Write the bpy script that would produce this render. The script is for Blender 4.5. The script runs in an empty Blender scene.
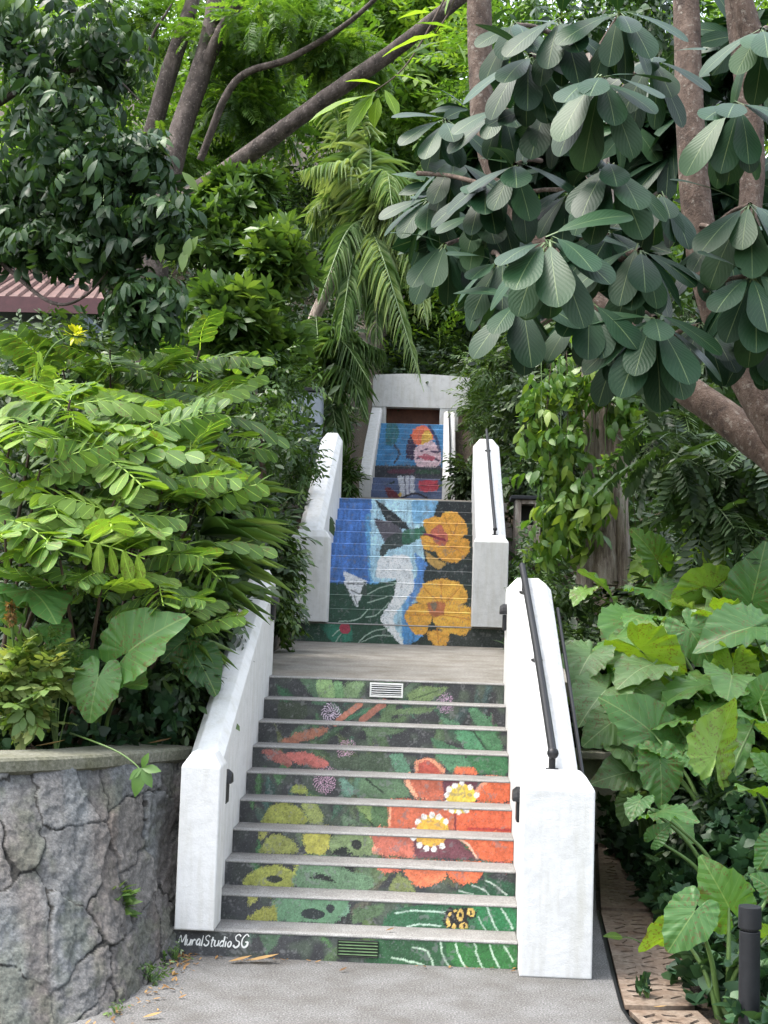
import bpy, bmesh, math, random
import numpy as np
from mathutils import Vector, Matrix
random.seed(7); RNG = np.random.default_rng(7)
R = math.radians
S = bpy.context.scene
COL = S.collection
PI = math.pi

# ------------------------------------------------------------------ camera
F_PX = 1300.0
CAM = np.array([1.3302, -8.1313, 2.1086]); YAW, PIT, ROL = -0.041648, 0.080446, 0.032841
def cam_axes():
    c, s = math.cos(YAW), math.sin(YAW)
    r = np.array([c, -s, 0.0]); fw = np.array([s*math.cos(PIT), c*math.cos(PIT), math.sin(PIT)])
    return r, np.cross(r, fw), fw
AX_R, AX_U, AX_F = cam_axes()
def at(px, py, Y):
    """the place at depth Y that is seen at a given spot of the photo"""
    a, b = px-384, py-512
    cr, sr = math.cos(ROL), math.sin(ROL)
    x, y = cr*a+sr*b, -sr*a+cr*b
    d = AX_R*x/F_PX - AX_U*y/F_PX + AX_F
    return CAM + d*((Y-CAM[1])/d[1])
def mpp(Y): return (Y-CAM[1])/F_PX          # metres per photo pixel at depth Y
cd = bpy.data.cameras.new('camera'); cam = bpy.data.objects.new('camera', cd); COL.objects.link(cam)
cr, sr = math.cos(ROL), math.sin(ROL)
Rv, Uv = cr*AX_R+sr*AX_U, -sr*AX_R+cr*AX_U
M = Matrix.Identity(4)
for i in range(3):
    M[i][0], M[i][1], M[i][2], M[i][3] = Rv[i], Uv[i], -AX_F[i], CAM[i]
cam.matrix_world = M
cd.sensor_fit = 'HORIZONTAL'; cd.sensor_width = 36; cd.lens = F_PX/768*36
cd.clip_start = .1; cd.clip_end = 600
S.camera = cam

# ------------------------------------------------------------------ light
SUN_EL, SUN_AZ = R(64), R(262)              # azimuth clockwise from +Y
w = bpy.data.worlds.new('World'); S.world = w; w.use_nodes = True
nt = w.node_tree; sky = nt.nodes.new('ShaderNodeTexSky'); sky.sky_type = 'NISHITA'; sky.sun_disc = False
sky.sun_elevation = SUN_EL; sky.sun_rotation = SUN_AZ; sky.air_density = 1.6; sky.dust_density = 4.0; sky.ozone_density = 1.0
hs = nt.nodes.new('ShaderNodeHueSaturation'); hs.inputs['Saturation'].default_value = .5   # a veiled, whitish sky
nt.links.new(sky.outputs[0], hs.inputs['Color']); nt.links.new(hs.outputs[0], nt.nodes['Background'].inputs[0]); nt.nodes['Background'].inputs[1].default_value = .15
sd = bpy.data.lights.new('sun', 'SUN'); sd.energy = SUN_E = .65; sd.angle = R(16); sd.color = (1, .965, .9)
so = bpy.data.objects.new('sun', sd); COL.objects.link(so)
sv = Vector((math.sin(SUN_AZ)*math.cos(SUN_EL), math.cos(SUN_AZ)*math.cos(SUN_EL), math.sin(SUN_EL)))
so.rotation_euler = sv.to_track_quat('Z', 'Y').to_euler()
S.view_settings.view_transform = 'Standard'; S.view_settings.look = 'None'; S.view_settings.gamma = 1
S.view_settings.exposure = EXPOSURE = 2.15
cy = S.cycles
cy.max_bounces = 6; cy.diffuse_bounces = 3; cy.glossy_bounces = 2; cy.transmission_bounces = 4; cy.transparent_max_bounces = 4
cy.caustics_reflective = False; cy.caustics_refractive = False
cy.use_denoising = True
try: cy.denoiser = 'OPENIMAGEDENOISE'
except Exception: pass
cy.sample_clamp_indirect = 6

# ------------------------------------------------------------------ naming
def tag(o, label=None, cat=None, group=None, kind=None):
    if label: o['label'] = label
    if cat: o['category'] = cat
    if group: o['group'] = group
    if kind: o['kind'] = kind
    return o
def thing(name, label, cat, loc=(0, 0, 0), group=None):
    o = bpy.data.objects.new(name, None); COL.objects.link(o); o.location = loc
    o.empty_display_size = .1
    bpy.context.view_layer.update()
    return tag(o, label, cat, group)
def link(name, me, parent=None):
    o = bpy.data.objects.new(name, me); COL.objects.link(o)
    if parent is not None:
        o.parent = parent
        o.matrix_parent_inverse = Matrix.Translation(-world_loc(parent))
    return o
def world_loc(p):
    # meshes keep their vertices in world metres; only the Empties stand away from the origin
    return Vector(p.location) if p.type == 'EMPTY' else Vector((0, 0, 0))

# ------------------------------------------------------------------ mesh helpers
def np_mesh(name, V, Q, mats, smooth=True, uv=None, tint=None, col=None, mi=None):
    """V (n,3), Q (m,4) quads -> mesh; uv and tint and col are per vertex"""
    V = np.ascontiguousarray(V, np.float32); Q = np.ascontiguousarray(Q, np.int32)
    me = bpy.data.meshes.new(name)
    me.vertices.add(len(V)); me.vertices.foreach_set('co', V.ravel())
    k = Q.shape[1]
    me.loops.add(Q.size); me.loops.foreach_set('vertex_index', Q.ravel())
    me.polygons.add(len(Q)); me.polygons.foreach_set('loop_start', np.arange(0, Q.size, k, dtype=np.int32))
    if mi is not None: me.polygons.foreach_set('material_index', np.asarray(mi, np.int32))
    me.update(calc_edges=True)
    me.polygons.foreach_set('use_smooth', np.full(len(Q), smooth, bool))
    if uv is not None:
        l = me.uv_layers.new(name='uv'); l.data.foreach_set('uv', np.asarray(uv, np.float32)[Q.ravel()].ravel())
    if tint is not None:
        a = me.attributes.new('tint', 'FLOAT', 'POINT'); a.data.foreach_set('value', np.asarray(tint, np.float32))
    if col is not None:
        a = me.attributes.new('col', 'FLOAT_COLOR', 'POINT')
        c = np.ones((len(V), 4), np.float32); c[:, :3] = col; a.data.foreach_set('color', c.ravel())
    for m in (mats if isinstance(mats, (list, tuple)) else [mats]): me.materials.append(m)
    me.validate()
    return me
def bm_obj(name, bm, mat, parent=None, smooth=False, bevel=0, seg=2):
    if bevel:
        bmesh.ops.bevel(bm, geom=list(bm.edges), offset=bevel, segments=seg, profile=.6, affect='EDGES', clamp_overlap=True)
    bmesh.ops.recalc_face_normals(bm, faces=bm.faces)
    me = bpy.data.meshes.new(name); bm.to_mesh(me); bm.free()
    for m in (mat if isinstance(mat, (list, tuple)) else [mat]): me.materials.append(m)
    if smooth:
        me.polygons.foreach_set('use_smooth', [True]*len(me.polygons))
    return link(name, me, parent)
def box(bm, x0, x1, y0, y1, z0, z1):
    v = [bm.verts.new(p) for p in ((x0,y0,z0),(x1,y0,z0),(x1,y1,z0),(x0,y1,z0),(x0,y0,z1),(x1,y0,z1),(x1,y1,z1),(x0,y1,z1))]
    return [bm.faces.new([v[i] for i in f]) for f in ((0,3,2,1),(4,5,6,7),(0,1,5,4),(1,2,6,5),(2,3,7,6),(3,0,4,7))]
def loft(bm, rings, cap=True):
    rs = [[bm.verts.new(p) for p in r] for r in rings]
    n = len(rs[0])
    for a, b in zip(rs, rs[1:]):
        for i in range(n): bm.faces.new((a[i], a[(i+1) % n], b[(i+1) % n], b[i]))
    if cap: bm.faces.new(rs[0][::-1]); bm.faces.new(rs[-1])
def frames(pts):
    pts = np.asarray(pts, float); t = np.gradient(pts, axis=0); t /= np.linalg.norm(t, axis=1)[:, None]+1e-9
    return pts, t
def spline(pts, n):
    """Catmull-Rom through the points (any dimension), n samples"""
    P = np.asarray(pts, float); P = np.vstack([2*P[0]-P[1], P, 2*P[-1]-P[-2]])
    u = np.linspace(0, len(P)-3-1e-6, n); i = u.astype(int); f = (u-i)[:, None]
    a, b, c, d = P[i], P[i+1], P[i+2], P[i+3]
    return .5*((2*b)+(-a+c)*f+(2*a-5*b+4*c-d)*f*f+(-a+3*b-3*c+d)*f**3)
def tube_arrays(pts, rad, sides=10, rough=0., seed=0, n=None):
    n = n or max(4, len(pts)*6)
    P = spline(pts, n); r = np.interp(np.linspace(0, 1, n), np.linspace(0, 1, len(rad)), rad)
    P, t = frames(P)
    ref = np.array([0, 1, 0.]) if abs(t[0][1]) < .8 else np.array([1., 0, 0])
    a = np.cross(t, ref); a /= np.linalg.norm(a, axis=1)[:, None]; b = np.cross(t, a)
    th = np.linspace(0, 2*PI, sides, endpoint=False)
    g = np.random.default_rng(seed)
    lump = 1+rough*(.6*np.sin(th*2+g.uniform(0, 6)+np.linspace(0, 5, n)[:, None])+.4*np.sin(th*3+g.uniform(0, 6)-np.linspace(0, 9, n)[:, None])+.5*g.normal(size=(n, sides))*.5)
    rr = r[:, None]*lump
    V = P[:, None]+rr[..., None]*(np.cos(th)[None, :, None]*a[:, None]+np.sin(th)[None, :, None]*b[:, None])
    i = np.arange(n-1)[:, None]*sides; j = np.arange(sides)[None]; k = (j+1) % sides
    Q = np.stack([i+j, i+k, i+sides+k, i+sides+j], -1).reshape(-1, 4)
    uv = np.stack([np.broadcast_to(th/(2*PI), (n, sides)), np.broadcast_to(np.linspace(0, 1, n)[:, None]*n/10, (n, sides))], -1).reshape(-1, 2)
    return V.reshape(-1, 3), Q, uv
class Bag:
    """collects quad arrays into one mesh"""
    def __init__(s): s.V=[]; s.Q=[]; s.U=[]; s.T=[]; s.n=0
    def add(s, V, Q, uv=None, tint=.5):
        s.V.append(V); s.Q.append(np.asarray(Q)+s.n); s.n += len(V)
        s.U.append(np.zeros((len(V), 2)) if uv is None else uv)
        s.T.append(np.full(len(V), tint) if np.isscalar(tint) else tint)
    def tube(s, pts, rad, sides=8, rough=0., seed=0, n=None, tint=.5):
        V, Q, uv = tube_arrays(pts, rad, sides, rough, seed, n); s.add(V, Q, uv, tint)
    def scatter(s, tpl, pos, rot, scale, tint):
        V, Q, U, T = tpl
        pos = np.asarray(pos, float); K = len(pos)
        if K == 0: return
        scale = np.broadcast_to(np.asarray(scale, float), (K,)); tint = np.broadcast_to(np.asarray(tint, float), (K,))
        W = np.einsum('kij,nj->kni', rot, V)*scale[:, None, None]+pos[:, None]
        QQ = (Q[None]+(np.arange(K)*len(V))[:, None, None]).reshape(-1, 4)
        s.add(W.reshape(-1, 3), QQ, np.tile(U, (K, 1)), np.clip(tint[:, None]+T[None], 0, 1).reshape(-1))
    def build(s, name, mat, parent=None, smooth=True):
        if not s.V: return None
        me = np_mesh(name, np.vstack(s.V), np.vstack(s.Q), mat, smooth, np.vstack(s.U), np.concatenate(s.T))
        return link(name, me, parent)

# ------------------------------------------------------------------ materials
def mat(name):
    m = bpy.data.materials.new(name); m.use_nodes = True
    n = m.node_tree; n.nodes.clear(); out = n.nodes.new('ShaderNodeOutputMaterial')
    b = n.nodes.new('ShaderNodeBsdfPrincipled'); n.links.new(b.outputs[0], out.inputs[0])
    return m, n, b, out
def node(n, t, **kw):
    x = n.nodes.new(t)
    for k, v in kw.items():
        if k in x.inputs.keys(): x.inputs[k].default_value = v
        else: setattr(x, k, v)
    return x
def ramp(n, fac, stops):
    r = n.nodes.new('ShaderNodeValToRGB'); e = r.color_ramp.elements
    while len(e) < len(stops): e.new(.5)
    for i, (p, c) in enumerate(stops): e[i].position = p; e[i].color = (*c, 1) if len(c) == 3 else c
    n.links.new(fac, r.inputs[0]); return r.outputs[0]
def noise(n, scale, detail=4, rough=.55, vec=None, dim='3D'):
    x = node(n, 'ShaderNodeTexNoise', Scale=scale, Detail=detail, Roughness=rough)
    if vec is None: vec = coords(n)
    n.links.new(vec, x.inputs['Vector']); return x.outputs['Fac']
def coords(n):
    t = n.nodes.get('geo') or n.nodes.new('ShaderNodeNewGeometry'); t.name = 'geo'
    return t.outputs['Position']
def mixc(n, fac, a, b, mode='MIX'):
    x = n.nodes.new('ShaderNodeMix'); x.data_type = 'RGBA'; x.blend_type = mode
    for sock, v in ((x.inputs[0], fac), (x.inputs[6], a), (x.inputs[7], b)):
        if isinstance(v, (int, float)): sock.default_value = v
        elif isinstance(v, tuple): sock.default_value = (*v, 1)
        else: n.links.new(v, sock)
    return x.outputs[2]
def math_(n, op, a, b=None, c=None):
    x = n.nodes.new('ShaderNodeMath'); x.operation = op
    for i, v in enumerate((a, b, c)):
        if v is None: continue
        if isinstance(v, (int, float)): x.inputs[i].default_value = v
        else: n.links.new(v, x.inputs[i])
    return x.outputs[0]
def bump(n, b, h, strength=.3, dist=.01):
    x = node(n, 'ShaderNodeBump', Strength=strength, Distance=dist); n.links.new(h, x.inputs['Height']); n.links.new(x.outputs[0], b.inputs['Normal'])
def speckled(name, stops, scale, rough=.85, bs=.4, bd=.004, big=None):
    m, n, b, o = mat(name)
    c = ramp(n, noise(n, scale, 3, .7), stops)
    if big: c = mixc(n, ramp(n, noise(n, big[0], 5, .6), [(.35, (0, 0, 0)), (.7, (1, 1, 1))]), c, mixc(n, 1.0, c, big[1], 'MULTIPLY'))
    n.links.new(c, b.inputs['Base Color']); b.inputs['Roughness'].default_value = rough
    bump(n, b, noise(n, scale*.9, 3, .7), bs, bd); return m
def plain(name, c, rough=.6, metal=0., var=.15, scale=30, bs=.15):
    m, n, b, o = mat(name)
    cc = ramp(n, noise(n, scale, 4, .6), [(.3, tuple(x*(1-var) for x in c)), (.7, tuple(min(1, x*(1+var)) for x in c))])
    n.links.new(cc, b.inputs['Base Color']); b.inputs['Roughness'].default_value = rough; b.inputs['Metallic'].default_value = metal
    bump(n, b, noise(n, scale*3, 3), bs, .003); return m

def white_paint():
    m, n, b, o = mat('white_paint')
    c = ramp(n, noise(n, 9, 6, .65), [(.25, (.50, .50, .495)), (.5, (.60, .60, .60)), (.8, (.64, .64, .64))])
    sep = n.nodes.new('ShaderNodeSeparateXYZ'); n.links.new(coords(n), sep.inputs[0])
    cmb = n.nodes.new('ShaderNodeCombineXYZ')
    n.links.new(math_(n, 'MULTIPLY', sep.outputs[0], 14.), cmb.inputs[0]); n.links.new(math_(n, 'MULTIPLY', sep.outputs[1], 14.), cmb.inputs[1]); n.links.new(math_(n, 'MULTIPLY', sep.outputs[2], 1.6), cmb.inputs[2])
    st = ramp(n, noise(n, 1., 4, .6, cmb.outputs[0]), [(.47, (0, 0, 0)), (.76, (.8, .8, .8))])
    c = mixc(n, st, c, (.47, .46, .42))
    chip = ramp(n, noise(n, 60, 2, .5), [(.68, (0, 0, 0)), (.72, (.5, .5, .5))])
    c = mixc(n, chip, c, (.5, .49, .46))
    n.links.new(c, b.inputs['Base Color']); b.inputs['Roughness'].default_value = .7
    h = math_(n, 'ADD', noise(n, 16, 5, .6), math_(n, 'MULTIPLY', noise(n, 110, 3, .6), .35))
    bump(n, b, h, .38, .010); return m
WHITE = white_paint()
AGG = speckled('grey_aggregate', [(.32, (.10, .097, .093)), (.5, (.215, .21, .20)), (.68, (.37, .36, .35))], 130, .9, .6, .004, (5, (.72, .70, .68)))
NOSE = speckled('worn_nosing', [(.3, (.15, .146, .14)), (.5, (.26, .255, .245)), (.7, (.40, .39, .38))], 140, .9, .5, .003, (7, (.75, .74, .72)))
PATHM = speckled('path_asphalt', [(.3, (.05, .05, .049)), (.5, (.13, .128, .126)), (.7, (.28, .276, .27))], 95, .92, .7, .005, (3.1, (.62, .59, .55)))
LANDM = speckled('landing_concrete', [(.3, (.13, .12, .105)), (.5, (.195, .182, .16)), (.7, (.28, .265, .24))], 60, .9, .4, .004, (3.5, (.6, .56, .5)))
COPM = speckled('coping_concrete', [(.3, (.085, .085, .062)), (.5, (.145, .143, .11)), (.7, (.22, .215, .18))], 45, .9, .5, .005, (4, (.6, .6, .46)))
CONC = speckled('pale_concrete', [(.3, (.42, .41, .37)), (.5, (.52, .51, .46)), (.7, (.6, .59, .54))], 40, .9, .4, .005, (3, (.62, .62, .52)))
SOIL = speckled('soil_litter', [(.3, (.012, .010, .007)), (.5, (.035, .026, .016)), (.7, (.075, .052, .03))], 28, .95, .9, .03)
BLACK = plain('black_metal', (.012, .012, .014), .45, .3, .2, 20, .1)
DARKGREY = plain('dark_grey_metal', (.014, .015, .018), .5, .3, .2, 20, .1)
SLATW = plain('white_slat', (.72, .72, .70), .5, 0, .1, 30)
RUST = speckled('rusty_iron', [(.3, (.12, .09, .068)), (.5, (.205, .16, .122)), (.7, (.28, .225, .18))], 26, .85, .5, .004, (6, (.62, .5, .42)))
WOODB = plain('brown_wood', (.10, .035, .018), .7, 0, .3, 6)
TILE = plain('roof_tile', (.115, .062, .055), .8, 0, .4, 8, .5)
FASCIA = plain('red_fascia', (.075, .022, .026), .6, 0, .2, 10)
BLUEGREY = plain('blue_grey_wall', (.23, .26, .31), .7, 0, .15, 5)
def bark(name, c0, c1, c2, stretch=5., sc=9, lich=None, bs=1.0, bd=.03):
    m, n, b, o = mat(name)
    sep = n.nodes.new('ShaderNodeSeparateXYZ'); n.links.new(coords(n), sep.inputs[0])
    cmb = n.nodes.new('ShaderNodeCombineXYZ')
    n.links.new(sep.outputs[0], cmb.inputs[0]); n.links.new(sep.outputs[1], cmb.inputs[1]); n.links.new(math_(n, 'DIVIDE', sep.outputs[2], stretch), cmb.inputs[2])
    f = noise(n, sc, 7, .68, cmb.outputs[0])
    c = ramp(n, f, [(.3, c0), (.5, c1), (.72, c2)])
    if lich:
        c = mixc(n, ramp(n, noise(n, 26, 4, .7), [(.56, (0, 0, 0)), (.66, (.75, .75, .75))]), c, lich)
    n.links.new(c, b.inputs['Base Color']); b.inputs['Roughness'].default_value = .92
    bump(n, b, math_(n, 'ADD', f, math_(n, 'MULTIPLY', noise(n, 60, 4, .7), .3)), bs, bd); return m
BARK_BROWN = bark('bark_brown', (.03, .019, .014), (.088, .058, .043), (.17, .125, .10), 1.6, 11, (.22, .195, .165))
BARK_DARK = bark('bark_dark', (.018, .014, .011), (.062, .047, .04), (.14, .112, .10), 2., 9, (.20, .165, .15))
BARK_GREY = bark('bark_fissured', (.05, .032, .025), (.30, .24, .20), (.52, .47, .41), 9., 16, None, 1.0, .05)
STEM_GREEN = plain('green_stem', (.10, .17, .045), .5, 0, .25, 8)
STEM_BROWN = plain('brown_stem', (.05, .03, .018), .8, 0, .3, 20)

def leaf_mat(name, dark, mid, light, rough=.42, trans=.35, tcol=None, veins=None, spec=.5, vein_col=None, wear=True, spots=0.):
    """colour by the leaf's own tint; midrib and side veins from the leaf's uv (u across -1..1, v along 0..1)"""
    m, n, b, o = mat(name)
    at_ = node(n, 'ShaderNodeAttribute', attribute_name='tint')
    c = ramp(n, at_.outputs['Fac'], [(0, dark), (.5, mid), (1, light)])
    if wear:
        c = mixc(n, ramp(n, noise(n, 14, 3, .6), [(.3, (0, 0, 0)), (.75, (.5, .5, .5))]), c, mixc(n, 1., c, (.66, .72, .6), 'MULTIPLY'))
    if spots:
        sp = math_(n, 'MULTIPLY', noise(n, 55, 2, .5), math_(n, 'ADD', noise(n, 7, 2, .5), .5))
        c = mixc(n, ramp(n, sp, [(.60, (0, 0, 0)), (.66, (spots, spots, spots))]), c, (.13, .085, .03))
    if veins:
        uv = n.nodes.new('ShaderNodeUVMap'); uv.uv_map = 'uv'
        sep = n.nodes.new('ShaderNodeSeparateXYZ'); n.links.new(uv.outputs[0], sep.inputs[0])
        au = math_(n, 'ABSOLUTE', sep.outputs[0])
        ph = math_(n, 'FRACT', math_(n, 'MULTIPLY', math_(n, 'SUBTRACT', sep.outputs[1], math_(n, 'MULTIPLY', au, veins[1])), veins[0]))
        side = math_(n, 'ABSOLUTE', math_(n, 'SUBTRACT', ph, .5))
        sv_ = math_(n, 'LESS_THAN', side, veins[2])
        mr = math_(n, 'LESS_THAN', au, veins[3])
        k = math_(n, 'MAXIMUM', math_(n, 'MULTIPLY', sv_, veins[4]), mr)
        c = mixc(n, math_(n, 'MULTIPLY', k, .65), c, vein_col or tuple(min(1, x*1.8+.03) for x in light))
        bump(n, b, side, veins[5], .012)
    n.links.new(c, b.inputs['Base Color']); b.inputs['Roughness'].default_value = rough; b.inputs['Specular IOR Level'].default_value = spec
    if trans:
        tr = n.nodes.new('ShaderNodeBsdfTranslucent')
        tc = mixc(n, 1., c, tcol or (1.25, 1.25, .45), 'MULTIPLY'); n.links.new(tc, tr.inputs[0])
        mx = node(n, 'ShaderNodeMixShader', Fac=trans)
        n.links.new(b.outputs[0], mx.inputs[1]); n.links.new(tr.outputs[0], mx.inputs[2]); n.links.new(mx.outputs[0], o.inputs[0])
    return m
L_UMB = leaf_mat('umbrella_leaf', (.008, .028, .013), (.017, .052, .023), (.046, .10, .038), .44, .15, None, (11, .35, .03, .03, .18, .12), .24, (.16, .22, .10))
L_DARK = leaf_mat('dark_leaf', (.012, .032, .013), (.030, .072, .026), (.085, .155, .05), .45, .28, None, None, .35)
L_SHRUB = leaf_mat('shrub_leaf', (.026, .058, .015), (.07, .14, .032), (.17, .26, .06), .42, .35)
L_BACK = leaf_mat('canopy_leaf', (.03, .075, .014), (.09, .185, .03), (.22, .34, .06), .5, .5, wear=False)
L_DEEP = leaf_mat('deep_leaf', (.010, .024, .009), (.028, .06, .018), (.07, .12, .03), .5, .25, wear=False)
L_SENNA = leaf_mat('senna_leaf', (.035, .09, .022), (.115, .225, .05), (.24, .36, .055), .5, .42, (1.2, 1.2, .4), (13, .25, .05, .05, .3, .15), .4, spots=.6)
L_EAR = leaf_mat('elephant_ear_leaf', (.035, .105, .03), (.10, .23, .064), (.22, .35, .05), .42, .42, (1.3, 1.25, .25), (5.5, .42, .030, .020, .5, .45), .5, (.24, .34, .12), spots=.7)
L_EARP = leaf_mat('pale_ear_leaf', (.06, .14, .045), (.13, .235, .085), (.22, .33, .12), .45, .4, (1.2, 1.2, .4), (5.5, .42, .030, .020, .5, .45), .5, (.34, .44, .22), spots=.7)
L_PALM = leaf_mat('palm_leaf', (.035, .08, .025), (.11, .20, .065), (.38, .47, .27), .4, .3, wear=False, spec=.6)
L_STRAP = leaf_mat('strap_leaf', (.03, .075, .018), (.09, .17, .045), (.24, .34, .10), .42, .3, wear=False)
L_VINE = leaf_mat('vine_leaf', (.04, .10, .02), (.10, .205, .04), (.24, .33, .06), .4, .4)
L_IVY = leaf_mat('ivy_leaf', (.010, .03, .013), (.024, .065, .028), (.07, .14, .055), .45, .2, spec=.4)
L_VAR = leaf_mat('variegated_leaf', (.06, .12, .03), (.15, .24, .06), (.40, .43, .17), .5, .35)
L_BREAD = leaf_mat('broad_pale_leaf', (.07, .16, .02), (.15, .27, .03), (.28, .40, .06), .45, .5, None, (8, .35, .05, .04, .4, .2))
L_YEL = leaf_mat('yellow_petal', (.30, .36, .02), (.44, .46, .02), (.58, .55, .04), .5, .3, wear=False)
L_DRY = leaf_mat('dry_leaf', (.12, .06, .02), (.28, .15, .05), (.42, .28, .12), .7, .2, wear=False)

# ------------------------------------------------------------------ leaf templates (verts, quads, uv, tint offset)
def leaf_tpl(L=1., W=.4, n=4, fold=.15, droop=.15, peak=.5, tip=.05, base=.06, petiole=0., wavy=0., power=1., blunt=False):
    v = np.linspace(0, 1, n+1)
    if blunt: v = 1-(1-v)**1.35
    w_ = np.where(v < peak, np.sin(v/peak*PI/2), np.cos((v-peak)/(1-peak)*PI/2))**power
    if blunt: w_ = np.where(v < peak, (v/peak)**.72*(1.06-.06*v/peak), np.sqrt(np.maximum(0, 1-((v-peak)/(1.0001-peak))**2.2)))
    w_ = np.maximum(w_, np.where(v < .5, base, tip))*W/2
    V = []; U = []
    for i in range(n+1):
        for u in (-1, 0, 1):
            y = petiole+v[i]*L
            z = -droop*v[i]**2*L+fold*abs(u)*w_[i]+wavy*abs(u)*W*math.sin(v[i]*17+u)
            V.append((u*w_[i], y, z)); U.append((u, v[i]))
    Q = []
    for i in range(n):
        a = i*3
        Q += [(a, a+1, a+4, a+3), (a+1, a+2, a+5, a+4)]
    V = np.array(V); U = np.array(U)
    if petiole:
        k = len(V); r = .012*L
        V = np.vstack([V, [(-r, 0, 0), (r, 0, 0), (r, petiole, 0), (-r, petiole, 0)]]); U = np.vstack([U, [(0, .5)]*4]); Q.append((k, k+1, k+2, k+3))
    return V, np.array(Q), U, np.zeros(len(V))
def frame(d, n):
    """rotation matrices with local y along d and local z near n"""
    d = np.atleast_2d(np.asarray(d, float)); n = np.broadcast_to(np.asarray(n, float), d.shape)
    y = d/np.linalg.norm(d, axis=1)[:, None]
    x = np.cross(y, n); l = np.linalg.norm(x, axis=1)
    x[l < 1e-4] = (1, 0, 0); x /= np.linalg.norm(x, axis=1)[:, None]
    return np.stack([x, y, np.cross(x, y)], -1)
def combine(tpl, items):
    """items: (pos, dir, normal, scale, tint)"""
    B = Bag()
    for p, d, nn, s, t in items: B.scatter(tpl, [p], frame(d, nn), s, [0.])or None; B.T[-1] = B.T[-1]+tpl[3]+t
    return np.vstack(B.V), np.vstack(B.Q), np.vstack(B.U), np.concatenate(B.T)
def twig_tpl(leaf, n=8, length=1., leaf_len=.35, ang=55, droop=.35, seed=0):
    """alternate leaves along a twig that runs along +y"""
    g = np.random.default_rng(seed); it = []
    for i in range(n):
        f = (i+.6)/n; s = 1 if i % 2 else -1
        a = R(ang)*(1-.5*f)*s+g.normal()*.25
        d = np.array([math.sin(a), math.cos(a), -droop*g.uniform(.3, 1.6)+.1])
        it.append(((g.normal()*.03, f*length, -.12*f*f*length), d, (g.normal()*.4, g.normal()*.3, 1), leaf_len*g.uniform(.75, 1.2), g.normal()*.10))
    return combine(leaf, it)
def whorl_tpl(leaf, n=8, leaf_len=1., elev=-20, seed=0, jit=.2):
    g = np.random.default_rng(seed); it = []
    for i in range(n):
        a = 2*PI*(i+g.uniform(-.25, .25))/n; e = R(elev)+g.normal()*jit
        d = (math.cos(a)*math.cos(e), math.sin(a)*math.cos(e), math.sin(e))
        it.append(((0, 0, 0), d, (g.normal()*.2, g.normal()*.2, 1), leaf_len*g.uniform(.8, 1.12), g.normal()*.08))
    return combine(leaf, it)
def pinnate_tpl(leaf, pairs=9, length=1., leaf_len=.23, droop=.3, seed=0, term=True, hang=0.15, size=lambda f: .75+.45*math.sin(f*PI*.8)):
    g = np.random.default_rng(seed); it = []
    for i in range(pairs):
        f = .12+.88*(i+.5)/pairs
        p = (0, f*length, -droop*f*f*length)
        for s in (-1, 1):
            d = (s, .35+.3*f+g.normal()*.12, -hang-abs(g.normal())*.15-droop*f*.5)
            it.append((p, d, (g.normal()*.25, g.normal()*.2-.2*f, 1), leaf_len*size(f)*g.uniform(.88, 1.1), g.normal()*.08))
    V, Q, U, T = combine(leaf, it)
    ys = np.linspace(0, 1, 9); r = .008*length
    rv = []; rq = []
    for i, f in enumerate(ys):
        z = -droop*f*f*length
        rv += [(-r, f*length, z), (r, f*length, z)]
        if i: k = len(V)+2*i; rq.append((k-2, k-1, k+1, k))
    return np.vstack([V, rv]), np.vstack([Q, rq]), np.vstack([U, [(0, .5)]*len(rv)]), np.concatenate([T, np.full(len(rv), .2)])
def rand_dirs(n, g=RNG):
    d = g.normal(size=(n, 3)); return d/np.linalg.norm(d, axis=1)[:, None]
def clump_points(c, r, n, g=RNG, shell=.55):
    """points in an ellipsoid, more of them near its skin; returns points and outward directions"""
    d = rand_dirs(n, g); q = g.uniform(shell**3, 1, n)**(1/3)
    return np.asarray(c)+d*q[:, None]*np.asarray(r), d
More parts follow.
